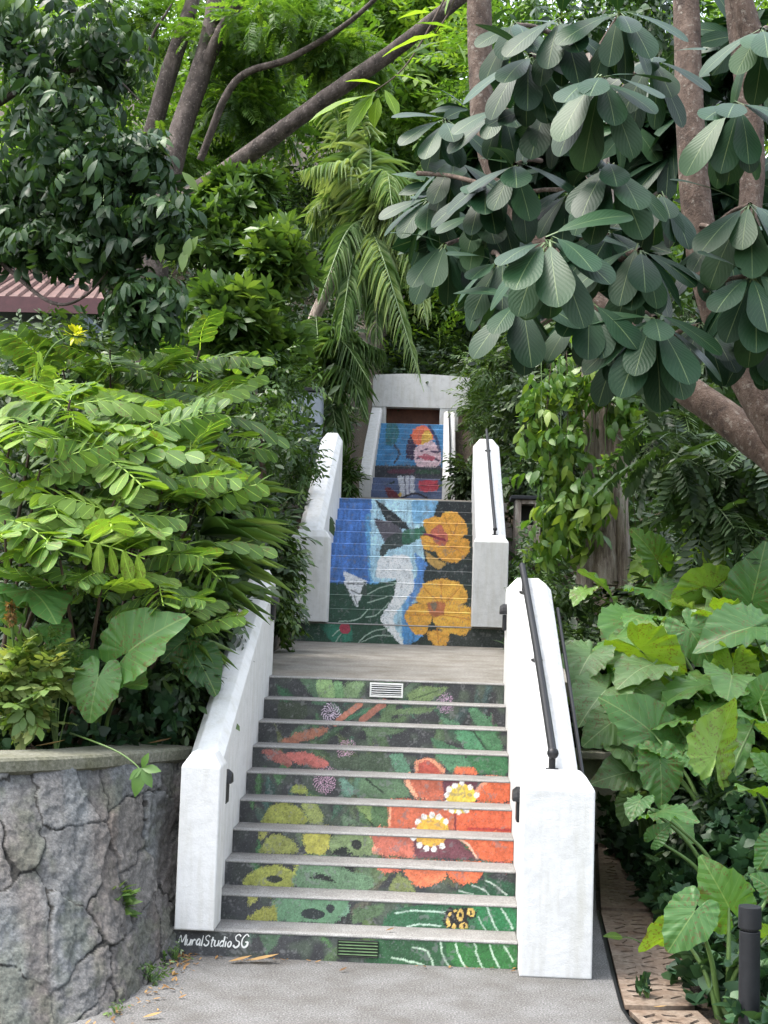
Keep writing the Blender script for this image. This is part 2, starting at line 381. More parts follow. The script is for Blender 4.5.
MURAL = [
(1,'p',(95,125,95),[(.228,1.596),(.399,1.585),(.404,1.451),(.335,1.474)],1),
(1,'p',(150,185,120),[(.382,1.584),(.5,1.597),(.548,1.44),(.404,1.44)],1),
(1,'p',(120,165,110),[(.518,1.581),(.603,1.567),(.608,1.441),(.54,1.44)],1),
(1,'p',(130,160,110),[(.62,1.568),(.781,1.581),(.709,1.44),(.608,1.441)],1),
(1,'p',(120,145,90),[(1.13,1.501),(1.246,1.556),(1.457,1.555),(1.399,1.511),(1.301,1.44),(1.149,1.44)],1),
(1,'s',(75,95,60),[(1.165,1.452),(1.415,1.545)],.008),
(1,'p',(66,76,60),[(.115,1.416),(.331,1.407),(.336,1.28),(.121,1.28)],1),
(1,'b',(205,185,205),[(.532,1.341)],(.079,14)),
(1,'s',(190,120,95),[(.591,1.281),(.76,1.414)],.045),
(1,'s',(175,110,90),[(.78,1.293),(.941,1.421)],.05),
(1,'p',(95,120,80),[(.974,1.422),(1.048,1.424),(1.011,1.28),(.908,1.28)],1),
(1,'p',(105,130,85),[(1.041,1.383),(1.352,1.419),(1.304,1.368),(1.026,1.342)],1),
(1,'p',(90,115,75),[(1.075,1.336),(1.141,1.33),(1.11,1.28),(1.011,1.28)],1),
(1,'p',(95,140,105),[(1.387,1.339),(1.535,1.304),(1.563,1.271),(1.435,1.28)],1),
(1,'p',(85,135,95),[(1.605,1.42),(1.696,1.407),(1.817,1.28),(1.674,1.275)],1),
(1,'b',(190,150,180),[(1.433,1.44)],(.073,22)),
(1,'p',(165,105,80),[(.16,1.12),(.302,1.202),(.517,1.254),(.526,1.21),(.321,1.123)],1),
(1,'p',(85,110,75),[(.821,1.26),(.869,1.254),(.873,1.128),(.849,1.142)],1),
(1,'p',(95,120,85),[(.781,1.263),(1.165,1.257),(.88,1.183)],1),
(1,'p',(85,110,75),[(.895,1.207),(.975,1.194),(1.012,1.116),(.942,1.113)],1),
(1,'p',(75,120,85),[(1.31,1.207),(1.567,1.12),(1.376,1.12)],1),
(1,'p',(85,150,105),[(1.5,1.261),(1.643,1.266),(1.758,1.12),(1.592,1.12)],1),
(1,'p',(80,135,90),[(1.651,1.266),(1.809,1.272),(1.885,1.12),(1.758,1.12)],1),
(1,'s',(45,70,50),[(1.643,1.266),(1.758,1.12)],.012),
(1,'p',(165,95,85),[(.062,1.078),(.194,1.091),(.299,1.025),(.277,.971),(.167,1.005)],1),
(1,'p',(192,102,92),[(.235,1.066),(.398,1.087),(.564,1.02),(.542,.97),(.339,.999)],1),
(1,'b',(200,150,178),[(.693,1.101)],(.067,18)),
(1,'p',(78,92,72),[(.601,1.067),(.878,1.062),(.881,.967),(.62,.976)],1),
(1,'p',(75,92,70),[(.803,1.093),(1.004,1.105),(1.024,.96),(.807,.964)],1),
(1,'p',(95,140,110),[(1.02,1.09),(1.113,1.104),(1.187,.963),(1.071,.96)],1),
(1,'p',(90,145,105),[(1.36,1.118),(1.577,1.118),(1.642,.983),(1.488,.97),(1.425,1.036)],1),
(1,'p',(62,122,75),[(1.592,1.119),(1.893,1.118),(1.897,.97),(1.673,.977)],1),
(1,'p',(232,150,110),[(1.213,.983),(1.226,1.047),(1.3,1.075),(1.381,1.047),(1.45,.968),(1.241,.961)],1),
(1,'p',(185,78,60),[(1.237,.983),(1.251,1.033),(1.3,1.053),(1.355,1.034),(1.419,.967),(1.257,.961)],1),
(1,'p',(235,112,62),[(1.489,.962),(1.534,1.013),(1.626,1.024),(1.697,.97)],1),
(1,'p',(150,160,70),[(.322,.814),(.339,.87),(.418,.883),(.465,.82)],1),
(1,'b',(200,155,178),[(.568,.901)],(.084,20)),
(1,'p',(110,150,130),[(.673,.942),(.764,.908),(.79,.813),(.707,.817)],1),
(1,'p',(90,125,100),[(.778,.946),(.907,.936),(.911,.817),(.798,.813)],1),
(1,'p',(95,125,90),[(.823,.96),(1.094,.96),(1.197,.815),(.828,.804)],1),
(1,'s',(45,60,45),[(.869,.936),(.993,.844)],.012),
(1,'p',(245,160,120),[(1.142,.96),(1.44,.96),(1.444,.809),(1.227,.813)],1),
(1,'p',(205,80,62),[(1.177,.96),(1.44,.96),(1.444,.809),(1.257,.814)],1),
(1,'p',(108,58,70),[(1.425,.957),(1.68,.959),(1.654,.81),(1.429,.809)],0),
(1,'p',(245,150,110),[(1.645,.869),(1.718,.953),(1.928,.96),(1.92,.813),(1.669,.811)],1),
(1,'p',(228,78,38),[(1.675,.862),(1.741,.936),(1.912,.96),(1.92,.813),(1.684,.811)],1),
(1,'e',(238,200,45),[(1.556,.84)],(.107,.088)),
(1,'e',(240,232,225),[(1.451,.847)],(.02,.021)),
(1,'e',(240,232,225),[(1.469,.884)],(.02,.021)),
(1,'e',(240,232,225),[(1.509,.912)],(.02,.021)),
(1,'e',(240,232,225),[(1.561,.932)],(.02,.021)),
(1,'e',(240,232,225),[(1.619,.905)],(.02,.021)),
(1,'e',(240,232,225),[(1.668,.85)],(.02,.021)),
(1,'p',(82,112,72),[(.844,.8),(1.047,.8),(1.051,.643),(.849,.666)],1),
(1,'s',(40,55,38),[(.845,.767),(.937,.655)],.014),
(1,'p',(215,82,58),[(1.037,.8),(1.527,.8),(1.52,.642),(1.051,.643)],0),
(1,'s',(245,160,120),[(1.057,.8),(1.054,.653)],.014),
(1,'p',(230,76,42),[(1.515,.8),(1.942,.8),(1.928,.64),(1.52,.642)],0),
(1,'s',(130,45,50),[(1.511,.785),(1.515,.649)],.014),
(1,'s',(175,50,40),[(1.607,.653),(1.922,.658)],.02),
(1,'e',(236,205,60),[(1.532,.8)],(.088,.043)),
(1,'e',(240,232,225),[(1.45,.79)],(.02,.018)),
(1,'e',(240,232,225),[(1.487,.774)],(.02,.018)),
(1,'e',(240,232,225),[(1.538,.769)],(.02,.018)),
(1,'e',(240,232,225),[(1.588,.781)],(.02,.018)),
(1,'e',(238,195,45),[(1.359,.655)],(.11,.085)),
(1,'e',(240,232,225),[(1.252,.689)],(.021,.021)),
(1,'e',(240,232,225),[(1.295,.724)],(.021,.021)),
(1,'e',(240,232,225),[(1.35,.74)],(.021,.021)),
(1,'e',(240,232,225),[(1.401,.728)],(.021,.021)),
(1,'e',(240,232,225),[(1.448,.697)],(.021,.021)),
(1,'p',(115,130,75),[(.866,.64),(.936,.64),(.962,.498),(.87,.508)],1),
(1,'p',(245,155,120),[(.915,.64),(1.247,.64),(1.28,.496),(.969,.502)],1),
(1,'p',(208,86,76),[(.943,.64),(1.247,.64),(1.28,.496),(1.0,.503)],1),
(1,'p',(120,66,76),[(1.219,.64),(1.515,.64),(1.66,.498),(1.245,.495)],0),
(1,'p',(225,78,42),[(1.522,.64),(1.906,.64),(1.91,.494),(1.66,.498),(1.601,.592)],1),
(1,'s',(242,185,155),[(1.53,.632),(1.601,.592),(1.66,.507)],.014),
(1,'e',(238,180,45),[(1.346,.638)],(.104,.067)),
(1,'e',(240,232,225),[(1.227,.626)],(.021,.021)),
(1,'e',(240,232,225),[(1.27,.579)],(.021,.021)),
(1,'e',(240,232,225),[(1.318,.558)],(.021,.021)),
(1,'e',(240,232,225),[(1.37,.555)],(.021,.021)),
(1,'e',(240,232,225),[(1.426,.578)],(.021,.021)),
(1,'p',(105,125,80),[(.887,.48),(.996,.48),(1.075,.39),(.89,.383)],1),
(1,'p',(230,112,82),[(.989,.48),(1.167,.48),(1.148,.447),(1.039,.433)],1),
(1,'p',(95,112,75),[(.756,.452),(1.003,.458),(1.035,.417),(.961,.323),(.761,.32)],1),
(1,'p',(130,140,80),[(1.142,.444),(1.276,.32),(1.077,.32)],1),
(1,'p',(242,98,62),[(1.169,.467),(1.46,.476),(1.445,.411),(1.329,.358),(1.233,.378)],1),
(1,'p',(240,90,50),[(1.463,.476),(1.7,.48),(1.652,.411),(1.573,.38),(1.496,.41)],1),
(1,'p',(210,110,110),[(1.738,.48),(1.883,.48),(1.831,.465)],1),
(1,'p',(40,88,60),[(1.513,.323),(1.619,.391),(1.74,.425),(1.896,.402),(1.899,.32),(1.621,.32)],1),
(1,'s',(190,205,190),[(1.543,.339),(1.636,.321)],.009),
(1,'s',(190,205,190),[(1.626,.38),(1.696,.353),(1.746,.321)],.009),
(1,'s',(190,205,190),[(1.71,.414),(1.787,.379),(1.853,.32)],.009),
(1,'p',(110,150,120),[(.781,.309),(.845,.28),(.832,.214),(.786,.193)],1),
(1,'p',(85,110,75),[(.873,.252),(1.064,.306),(1.052,.23),(.861,.161)],1),
(1,'p',(48,104,68),[(1.062,.16),(1.133,.266),(1.494,.32),(1.882,.315),(1.886,.16),(1.437,.16),(1.07,.16)],1),
(1,'p',(40,130,75),[(1.613,.311),(1.882,.315),(1.886,.16),(1.677,.16)],1),
(1,'s',(185,210,190),[(1.133,.241),(1.259,.261),(1.452,.261)],.009),
(1,'s',(185,210,190),[(1.21,.16),(1.291,.179),(1.425,.173)],.009),
(1,'s',(185,210,190),[(1.659,.241),(1.706,.16)],.009),
(1,'s',(185,210,190),[(1.717,.301),(1.748,.223),(1.785,.16)],.009),
(1,'s',(185,210,190),[(1.805,.298),(1.878,.181)],.009),
(1,'p',(28,26,24),[(1.438,.224),(1.463,.279),(1.51,.288),(1.543,.277),(1.591,.299),(1.647,.272),(1.633,.237),(1.586,.216),(1.6,.16),(1.544,.16),(1.484,.16),(1.451,.18)],1),
(1,'e',(225,185,85),[(1.544,.248)],(.021,.038)),
(1,'e',(225,185,85),[(1.614,.268)],(.026,.029)),
(1,'e',(225,185,85),[(1.568,.176)],(.027,.026)),
(1,'e',(225,185,85),[(1.471,.201)],(.012,.031)),
(1,'e',(225,185,85),[(1.506,.177)],(.015,.017)),
(1,'e',(225,185,85),[(1.482,.248)],(.01,.014)),
(1,'e',(225,185,85),[(1.51,.275)],(.014,.009)),
(1,'e',(28,26,24),[(1.544,.251)],(.009,.015)),
(1,'e',(28,26,24),[(1.614,.265)],(.009,.015)),
(1,'e',(28,26,24),[(1.572,.182)],(.009,.015)),
(1,'p',(46,92,55),[(1.088,.146),(1.887,.16),(1.893,-.05),(.958,-.049),(.98,.134)],0),
(1,'p',(50,120,55),[(1.438,.153),(1.887,.16),(1.893,-.05),(1.558,-.051)],1),
(1,'s',(190,215,185),[(1.424,.139),(1.441,.056),(1.501,-.028)],.009),
(1,'s',(190,215,185),[(1.517,.136),(1.548,.046),(1.601,-.038)],.009),
(1,'s',(190,215,185),[(1.631,.14),(1.655,.051),(1.707,-.033)],.009),
(1,'s',(190,215,185),[(1.724,.137),(1.762,.041),(1.821,-.042)],.009),
(1,'s',(190,215,185),[(1.81,.134),(1.869,.046)],.009),
(1,'s',(190,215,185),[(1.254,.104),(1.34,.086),(1.386,-.01)],.009),
(1,'s',(190,215,185),[(1.127,.035),(1.3,.008),(1.329,-.019)],.009),
(1,'p',(80,108,82),[(.306,.141),(.454,.143),(.358,.016)],0),
(1,'p',(170,170,80),[(.187,.314),(.272,.32),(.207,.251)],1),
(1,'p',(150,150,60),[(.203,.18),(.268,.23),(.387,.264),(.391,.16),(.189,.16)],1),
(1,'p',(95,135,100),[(.377,.307),(.855,.317),(.757,.16),(.383,.16)],0),
(1,'e',(40,48,48),[(.613,.215)],(.079,.034)),
(1,'e',(40,48,48),[(.723,.256)],(.026,.026)),
(1,'p',(45,48,46),[(.8,.198),(.858,.24),(.861,.16),(.742,.16)],1),
(1,'p',(160,165,70),[(.117,.32),(.175,.409),(.283,.456),(.38,.454),(.45,.42),(.458,.48),(.508,.48),(.494,.408),(.447,.32)],1),
(1,'e',(50,55,45),[(.328,.368)],(.055,.023)),
(1,'p',(105,138,102),[(.502,.48),(.722,.48),(.965,.401),(.968,.32),(.447,.32)],1),
(1,'p',(105,130,95),[(.845,.48),(.962,.48),(.965,.394)],1),
(1,'p',(38,44,40),[(.554,.381),(.615,.416),(.684,.405),(.734,.351),(.644,.381)],1),
(1,'p',(38,44,40),[(.728,.48),(.848,.48),(.85,.429)],1),
(1,'p',(160,160,75),[(.176,.64),(.257,.64),(.184,.545)],1),
(1,'p',(150,155,75),[(.189,.489),(.24,.589),(.313,.613),(.402,.581),(.453,.49),(.204,.483)],1),
(1,'p',(182,176,70),[(.476,.616),(.653,.64),(.672,.571),(.623,.493),(.509,.492)],1),
(1,'p',(125,145,95),[(.661,.605),(.781,.636),(.944,.626),(.948,.492),(.679,.502)],1),
(1,'e',(40,44,40),[(.847,.564)],(.034,.034)),
(1,'p',(38,44,40),[(.693,.516),(.756,.544),(.828,.491),(.679,.493)],1),
(1,'p',(150,155,65),[(.161,.641),(.215,.754),(.302,.792),(.413,.762),(.483,.661),(.411,.641),(.176,.64)],1),
(1,'p',(150,160,85),[(.426,.8),(.522,.8),(.591,.708),(.579,.643),(.498,.654)],1),
(1,'p',(100,125,95),[(.722,.727),(.864,.65),(.725,.647)],1),
(1,'p',(125,150,85),[(.797,.8),(.924,.8),(.929,.666)],1),
(2,'p',(66,124,204),[(-.169,3.765),(.466,3.765),(.401,3.514),(.471,3.266),(.586,2.508),(-.05,2.514)],0),
(2,'p',(52,102,166),[(-.17,3.765),(.466,3.765),(.431,3.709),(-.136,3.698)],0),
(2,'p',(90,165,215),[(.314,3.512),(.451,3.487),(.62,2.509),(.489,2.518)],1),
(2,'p',(172,214,234),[(.416,3.765),(1.335,3.765),(1.2,3.451),(1.098,3.182),(1.19,2.68),(1.139,2.351),(.937,2.242),(1.028,1.758),(.916,1.754),(.671,2.079),(.781,2.288),(.833,2.589),(.528,2.519),(.432,3.408)],1),
(2,'p',(110,170,210),[(.953,3.765),(1.349,3.765),(1.256,3.511),(1.004,3.367)],1),
(2,'p',(75,138,210),[(1.025,2.97),(1.239,2.772),(1.135,2.381),(.974,2.281),(.989,2.455),(1.097,2.677)],1),
(2,'p',(240,246,250),[(.585,2.861),(.972,2.913),(1.055,2.457),(.923,2.293),(.809,2.097),(.989,1.794),(.915,1.779),(.653,2.084),(.805,2.34),(.833,2.589),(.567,2.575)],1),
(2,'p',(70,150,215),[(.923,2.293),(1.142,2.261),(1.221,1.925),(.966,1.743)],1),
(2,'p',(42,78,60),[(-.063,2.513),(.607,2.516),(.833,2.589),(.805,2.34),(.658,2.079),(.941,1.767),(-.203,1.754),(-.212,2.001),(-.002,2.108)],0),
(2,'p',(42,118,95),[(-.062,2.006),(.337,1.994),(.368,1.81),(.12,1.777)],0),
(2,'s',(160,182,165),[(.48,2.386),(.635,2.47),(.83,2.528)],.012),
(2,'s',(160,182,165),[(.166,2.033),(.393,2.07),(.526,2.203)],.012),
(2,'s',(160,182,165),[(.395,1.761),(.563,1.915),(.785,1.979)],.012),
(2,'s',(160,182,165),[(.498,2.279),(.677,2.336),(.782,2.383)],.012),
(2,'s',(160,182,165),[(.468,1.801),(.639,1.881),(.838,1.887)],.012),
(2,'s',(160,182,165),[(.117,1.863),(.238,1.979)],.012),
(2,'s',(160,182,165),[(.157,1.79),(.216,1.891)],.012),
(2,'s',(160,182,165),[(.493,2.099),(.619,2.128),(.755,2.287)],.012),
(2,'p',(230,232,236),[(.141,2.679),(.471,2.551),(.366,2.208),(.182,2.508)],0),
(2,'p',(70,85,75),[(.439,2.555),(.485,2.351),(.375,2.383)],0),
(2,'s',(90,95,100),[(.213,2.509),(.41,2.51)],.015),
(2,'s',(120,125,125),[(.269,2.432),(.375,2.383)],.015),
(2,'s',(120,125,125),[(.328,2.351),(.365,2.249)],.012),
(2,'e',(168,50,72),[(.263,1.955)],(.065,.065)),
(2,'p',(38,46,48),[(1.335,3.765),(1.819,3.765),(1.82,3.47),(1.69,3.466),(1.543,3.583),(1.299,3.498)],1),
(2,'p',(60,66,62),[(1.48,1.933),(1.788,1.968),(2.196,1.957),(2.2,1.785),(1.461,1.76)],0),
(2,'p',(46,58,58),[(1.198,2.798),(1.805,2.844),(1.804,2.567),(1.605,2.587),(1.391,2.62),(1.183,2.54)],1),
(2,'p',(38,48,52),[(.429,3.765),(.574,3.671),(.853,3.441),(.955,3.303),(.662,3.372),(.516,3.622)],1),
(2,'p',(88,84,94),[(.434,3.486),(.805,3.344),(.917,3.148),(.665,3.027),(.624,3.111)],1),
(2,'p',(60,72,72),[(.65,3.168),(.921,3.294),(.989,3.1),(.83,3.03),(.693,3.001),(.62,2.883),(.579,2.956)],1),
(2,'p',(48,108,80),[(.878,3.301),(1.062,3.326),(1.161,3.378),(1.126,3.211),(.989,3.109),(.863,3.085)],1),
(2,'s',(40,45,45),[(1.121,3.285),(1.322,3.203)],.014),
(2,'p',(232,164,32),[(1.36,3.372),(1.393,3.55),(1.516,3.622),(1.696,3.472),(1.741,3.27),(1.547,3.162),(1.457,3.187)],1),
(2,'p',(232,164,32),[(1.122,3.443),(1.256,3.517),(1.377,3.506),(1.415,3.346),(1.209,3.236)],1),
(2,'p',(232,164,32),[(1.106,3.205),(1.265,3.235),(1.419,3.136),(1.327,3.001),(1.156,3.023)],1),
(2,'p',(232,164,32),[(1.314,3.0),(1.546,3.187),(1.753,3.174),(1.749,2.986),(1.602,2.843),(1.412,2.864)],1),
(2,'p',(190,150,70),[(1.184,3.002),(1.358,2.857),(1.459,2.828),(1.362,2.741),(1.218,2.837)],1),
(2,'s',(200,125,25),[(1.429,3.516),(1.545,3.224)],.012),
(2,'s',(200,125,25),[(1.604,3.463),(1.545,3.21)],.012),
(2,'s',(200,125,25),[(1.491,3.067),(1.685,2.99)],.012),
(2,'s',(200,125,25),[(1.156,3.128),(1.325,3.099)],.012),
(2,'p',(192,98,72),[(1.229,3.289),(1.373,3.401),(1.484,3.194),(1.414,3.059),(1.296,3.143)],1),
(2,'s',(130,30,60),[(1.153,3.24),(1.294,3.199),(1.435,3.164)],.03),
(2,'p',(240,176,46),[(1.102,2.324),(1.178,2.532),(1.391,2.615),(1.61,2.579),(1.719,2.426),(1.69,2.305),(1.45,2.284),(1.193,2.289)],1),
(2,'p',(236,168,36),[(.96,2.127),(1.034,2.263),(1.206,2.281),(1.292,2.1),(1.209,1.912),(1.079,1.932)],1),
(2,'p',(243,178,42),[(1.3,2.15),(1.474,2.316),(1.769,2.248),(1.782,2.053),(1.679,1.915),(1.355,2.003)],1),
(2,'p',(236,168,40),[(1.22,1.954),(1.516,1.969),(1.47,1.79),(1.331,1.785)],1),
(2,'s',(205,130,28),[(1.392,2.58),(1.41,2.321)],.012),
(2,'s',(205,130,28),[(1.184,2.487),(1.346,2.332)],.012),
(2,'s',(205,130,28),[(1.628,2.501),(1.474,2.323)],.012),
(2,'s',(205,130,28),[(1.023,2.141),(1.25,2.149)],.012),
(2,'s',(205,130,28),[(1.755,2.115),(1.426,2.154)],.012),
(2,'s',(205,130,28),[(1.385,1.807),(1.354,2.026)],.012),
(2,'p',(190,110,60),[(1.213,2.302),(1.462,2.315),(1.431,2.155),(1.301,2.113)],1),
(2,'p',(130,115,95),[(1.257,2.291),(1.351,2.312),(1.325,2.171)],1),
(3,'p',(200,205,220),[(.406,5.235),(.793,5.233),(.818,4.682),(.549,4.625)],0),
(3,'s',(120,125,150),[(.574,5.213),(.646,4.677)],.03),
(3,'s',(130,135,160),[(.69,5.217),(.719,4.704)],.03),
(3,'p',(185,52,72),[(.911,5.041),(1.299,5.052),(1.334,4.848),(1.086,4.727),(.92,4.836)],1),
(3,'s',(120,30,50),[(.955,4.912),(1.302,4.964)],.04),
(3,'p',(115,48,60),[(.186,4.865),(.337,4.82),(.55,4.6),(.28,4.592)],1),
(3,'e',(230,190,60),[(.523,4.673)],(.037,.037)),
(3,'s',(45,40,50),[(.55,4.6),(.841,4.707),(1.09,4.616)],.04),
(3,'s',(40,60,60),[(.234,4.916),(.372,5.0)],.04),
(3,'p',(52,58,68),[(-.066,5.461),(1.366,5.489),(1.372,5.231),(-.045,5.196)],0),
(3,'p',(95,50,70),[(.183,5.332),(.801,5.375),(.753,5.27),(.237,5.256)],1),
(3,'p',(50,85,65),[(.828,5.35),(1.343,5.365),(1.345,5.274),(.83,5.273)],1),
(3,'p',(48,118,128),[(.044,6.7),(.281,6.695),(.376,6.38),(.281,6.055),(.08,6.036)],1),
(3,'s',(60,70,90),[(.295,6.028),(.417,5.807),(.336,5.525)],.05),
(3,'p',(58,48,80),[(.563,6.036),(.657,6.441),(.789,6.161),(.79,5.65),(.587,5.671)],1),
(3,'p',(238,110,70),[(.65,6.373),(.758,6.609),(.951,6.671),(1.101,6.522),(1.173,6.264),(.975,6.097),(.791,6.055)],1),
(3,'p',(235,185,62),[(.972,6.519),(1.131,6.44),(1.113,6.169),(.925,6.059),(.885,6.283)],1),
(3,'p',(226,192,204),[(.753,5.96),(1.134,6.203),(1.335,5.949),(1.345,5.488),(.807,5.473)],1),
(3,'s',(90,70,100),[(.906,5.875),(1.035,5.968)],.05),
(3,'s',(90,70,100),[(1.145,5.881),(1.278,5.858)],.05),
(3,'s',(90,70,100),[(.836,5.678),(.992,5.735),(1.153,5.634)],.05),
(3,'s',(90,70,100),[(1.204,5.688),(1.311,5.638)],.05),
(3,'p',(190,90,110),[(.808,5.73),(1.041,5.825),(1.257,5.677),(1.048,5.631)],1),
(3,'s',(36,56,105),[(1.063,6.651),(1.241,6.266),(1.331,5.886)],.07),
]
# ------------------------------------------------------------------ murals on the risers
def lin(c):
    c = np.asarray(c, float)/255.
    return np.where(c <= .04045, c/12.92, ((c+.055)/1.055)**2.4)
def smooth_poly(p):
    p = np.asarray(p, float)
    for c in (.14, .25):
        q = np.roll(p, -1, 0); p = np.stack([(1-c)*p+c*q, c*p+(1-c)*q], 1).reshape(-1, 2)
    return p
def in_poly(P, poly):
    x, y = P[:, 0], P[:, 1]; c = np.zeros(len(P), bool); q = np.roll(poly, 1, 0)
    for (x1, y1), (x2, y2) in zip(poly, q):
        if y1 == y2: continue
        c ^= ((y1 > y) != (y2 > y)) & (x < (x2-x1)*(y-y1)/(y2-y1)+x1)
    return c
def seg_dist(P, a, b):
    a = np.asarray(a); d = np.asarray(b)-a; t = np.clip(((P-a)@d)/(d@d+1e-12), 0, 1)
    return np.linalg.norm(P-a-t[:, None]*d, axis=1)
def value_noise(P, cell, seed):
    g = np.random.default_rng(seed); T = g.random((256, 256)); q = P/cell+40
    i = np.floor(q).astype(int); f = q-i; f = f*f*(3-2*f)
    a = lambda dx, dy: T[(i[:, 0]+dx) % 256, (i[:, 1]+dy) % 256]
    return (a(0,0)*(1-f[:,0])+a(1,0)*f[:,0])*(1-f[:,1])+(a(0,1)*(1-f[:,0])+a(1,1)*f[:,0])*f[:,1]
PAINT_GAIN = 1.12
def paint(fl, P, base):
    g = np.random.default_rng(fl)
    jit = np.stack([value_noise(P, .03, 11)-.5, value_noise(P, .03, 12)-.5], 1)*.022
    Pj = P+jit*.7+g.normal(size=P.shape)*(.0055 if fl < 3 else .011)
    C = np.tile(lin(base), (len(P), 1))
    pat = value_noise(P, .16, 3)[:, None]
    C = C*(.7+.6*pat)
    if fl == 1:                                      # dim foliage behind the motifs
        gm = np.clip((value_noise(P, .075, 8)-.42)*3, 0, 1)[:, None]*np.clip((P[:, :1]+.1)*1.2, 0, 1); C = C*(1-.75*gm)+lin((84, 98, 80))*.75*gm
    if fl == 1:                                      # long pointed leaves half lost in the dark ground
        gl_ = np.random.default_rng(90)
        for _ in range(85):
            c0 = np.array([gl_.uniform(.05, 1.85), gl_.uniform(.05, 1.55)]); an = gl_.uniform(.3, 2.8); L_, w0 = gl_.uniform(.16, .34), gl_.uniform(.022, .045)
            ax = np.array([math.cos(an), math.sin(an)]); d = Pj-c0; v_ = d@ax; u_ = d@np.array([-ax[1], ax[0]])+.25*v_**2
            f = v_/L_+.5; hw = w0*np.sin(np.clip(f, 0, 1)*PI)**.8
            ins = (f > 0) & (f < 1) & (np.abs(u_) < hw)
            cc = lin((gl_.uniform(58, 100), gl_.uniform(84, 124), gl_.uniform(62, 88)))
            sh = np.where(np.abs(u_[ins]) < .0035, 1.5, np.where(u_[ins] > 0, 1.05, .7))*(.75+.5*value_noise(Pj[ins], .02, 91))
            C[ins] = C[ins]*.25+cc*sh[:, None]*.75
    for (f, k, col, pts, a) in MURAL:
        if f != fl: continue
        pts = np.asarray(pts, float)
        if col[0] > 200 and col[1] < 100: col = (col[0]-6, col[1]+20, col[2]+6)   # weathered orange
        c = lin(col)
        m = .15 if k == 'p' else .3
        lo, hi = pts.min(0)-m, pts.max(0)+m
        idx = np.nonzero((Pj >= lo).all(1) & (Pj <= hi).all(1))[0]
        if not len(idx): continue
        q = Pj[idx] if k == 'p' else P[idx]+jit[idx]*.35+(Pj[idx]-P[idx]-jit[idx]*.7)*.3
        if k == 'p': w_ = in_poly(q, smooth_poly(pts.mean(0)+(pts-pts.mean(0))*1.07) if a else pts).astype(float)
        elif k == 's':
            pts = spline(pts, 12) if len(pts) > 2 else pts
            w_ = np.clip((a*.5+.002-np.min([seg_dist(q, u, v) for u, v in zip(pts, pts[1:])], 0))/.003, 0, 1)
        elif k == 'e': w_ = (((q-pts[0])/np.asarray(a))**2).sum(1) < 1; w_ = w_.astype(float)
        else:
            d = q-pts[0]; r = np.linalg.norm(d, axis=1)/a[0]; th = np.arctan2(d[:, 1], d[:, 0])
            w_ = ((np.cos(th*a[1]/2+5*np.sin(r*3))**2 > .45+.4*r) & (r < 1) & (r > .12)).astype(float)
        sh = .80+.36*value_noise(q, .05, 5+len(pts))+.22*(value_noise(q, .014, 9)-.5)
        if col[2] > col[0]+25 and fl > 1:            # falling water: brushed in vertical streaks
            sh = sh*(.72+.56*value_noise(q*np.array([1, .12]), .022, 15))
            w_ = w_*np.clip(1.35-.7*value_noise(q*np.array([1, .1]), .03, 16), 0, 1)
        elif k == 'p' and col[1] >= col[0] and a:    # leaves: a rib and side veins in a darker green
            ctr = pts.mean(0); u_, s_, vt = np.linalg.svd(pts-ctr); r0 = (q-ctr)@vt.T
            vein = (np.abs(r0[:, 1]) < .005) | (np.abs(((r0[:, 0]+.6*np.abs(r0[:, 1])) % .034)-.017) < .0032)
            sh = np.where(vein, sh*.72, sh)*(1.12-.5*np.clip(np.abs(r0[:, 1])/(s_[1]+.02), 0, .6))
        elif k == 'p' and a and col[0] > col[2]+60:  # petals: brushed towards the flower's heart
            sh = sh*(.84+.34*value_noise(q@np.array([[.5, .9], [.9, -.5]])*np.array([1, .25]), .016, 18))
        C[idx] = C[idx]*(1-w_[:, None])+(c[None]*sh[:, None])*w_[:, None]
    dab = value_noise(P, .011, 21)
    C = C*(.80+.40*dab)[:, None]
    C = .86*C+.14*(C.mean(1)[:, None]*.8+.03)
    grit = g.random(len(P))
    C[grit > .965] = C[grit > .965]*.7+.08
    C[grit < .04] *= .6
    scuff = np.clip((value_noise(P, .045, 70)*.6+value_noise(P, .012, 71)*.4-.70)*6, 0, .5)[:, None]
    C = C*(1-scuff)+scuff*.20
    return np.clip(C*PAINT_GAIN, .004, .95)
def mural_mat():
    m, n, b, o = mat('mural_paint')
    a = node(n, 'ShaderNodeAttribute', attribute_name='col')
    c = mixc(n, 1., a.outputs['Color'], ramp(n, noise(n, 180, 2, .7), [(.3, (.72, .72, .72)), (.7, (1, 1, 1))]), 'MULTIPLY')
    n.links.new(c, b.inputs['Base Color']); b.inputs['Roughness'].default_value = .75
    bump(n, b, noise(n, 140, 3, .7), .5, .004); return m
MURALM = mural_mat()

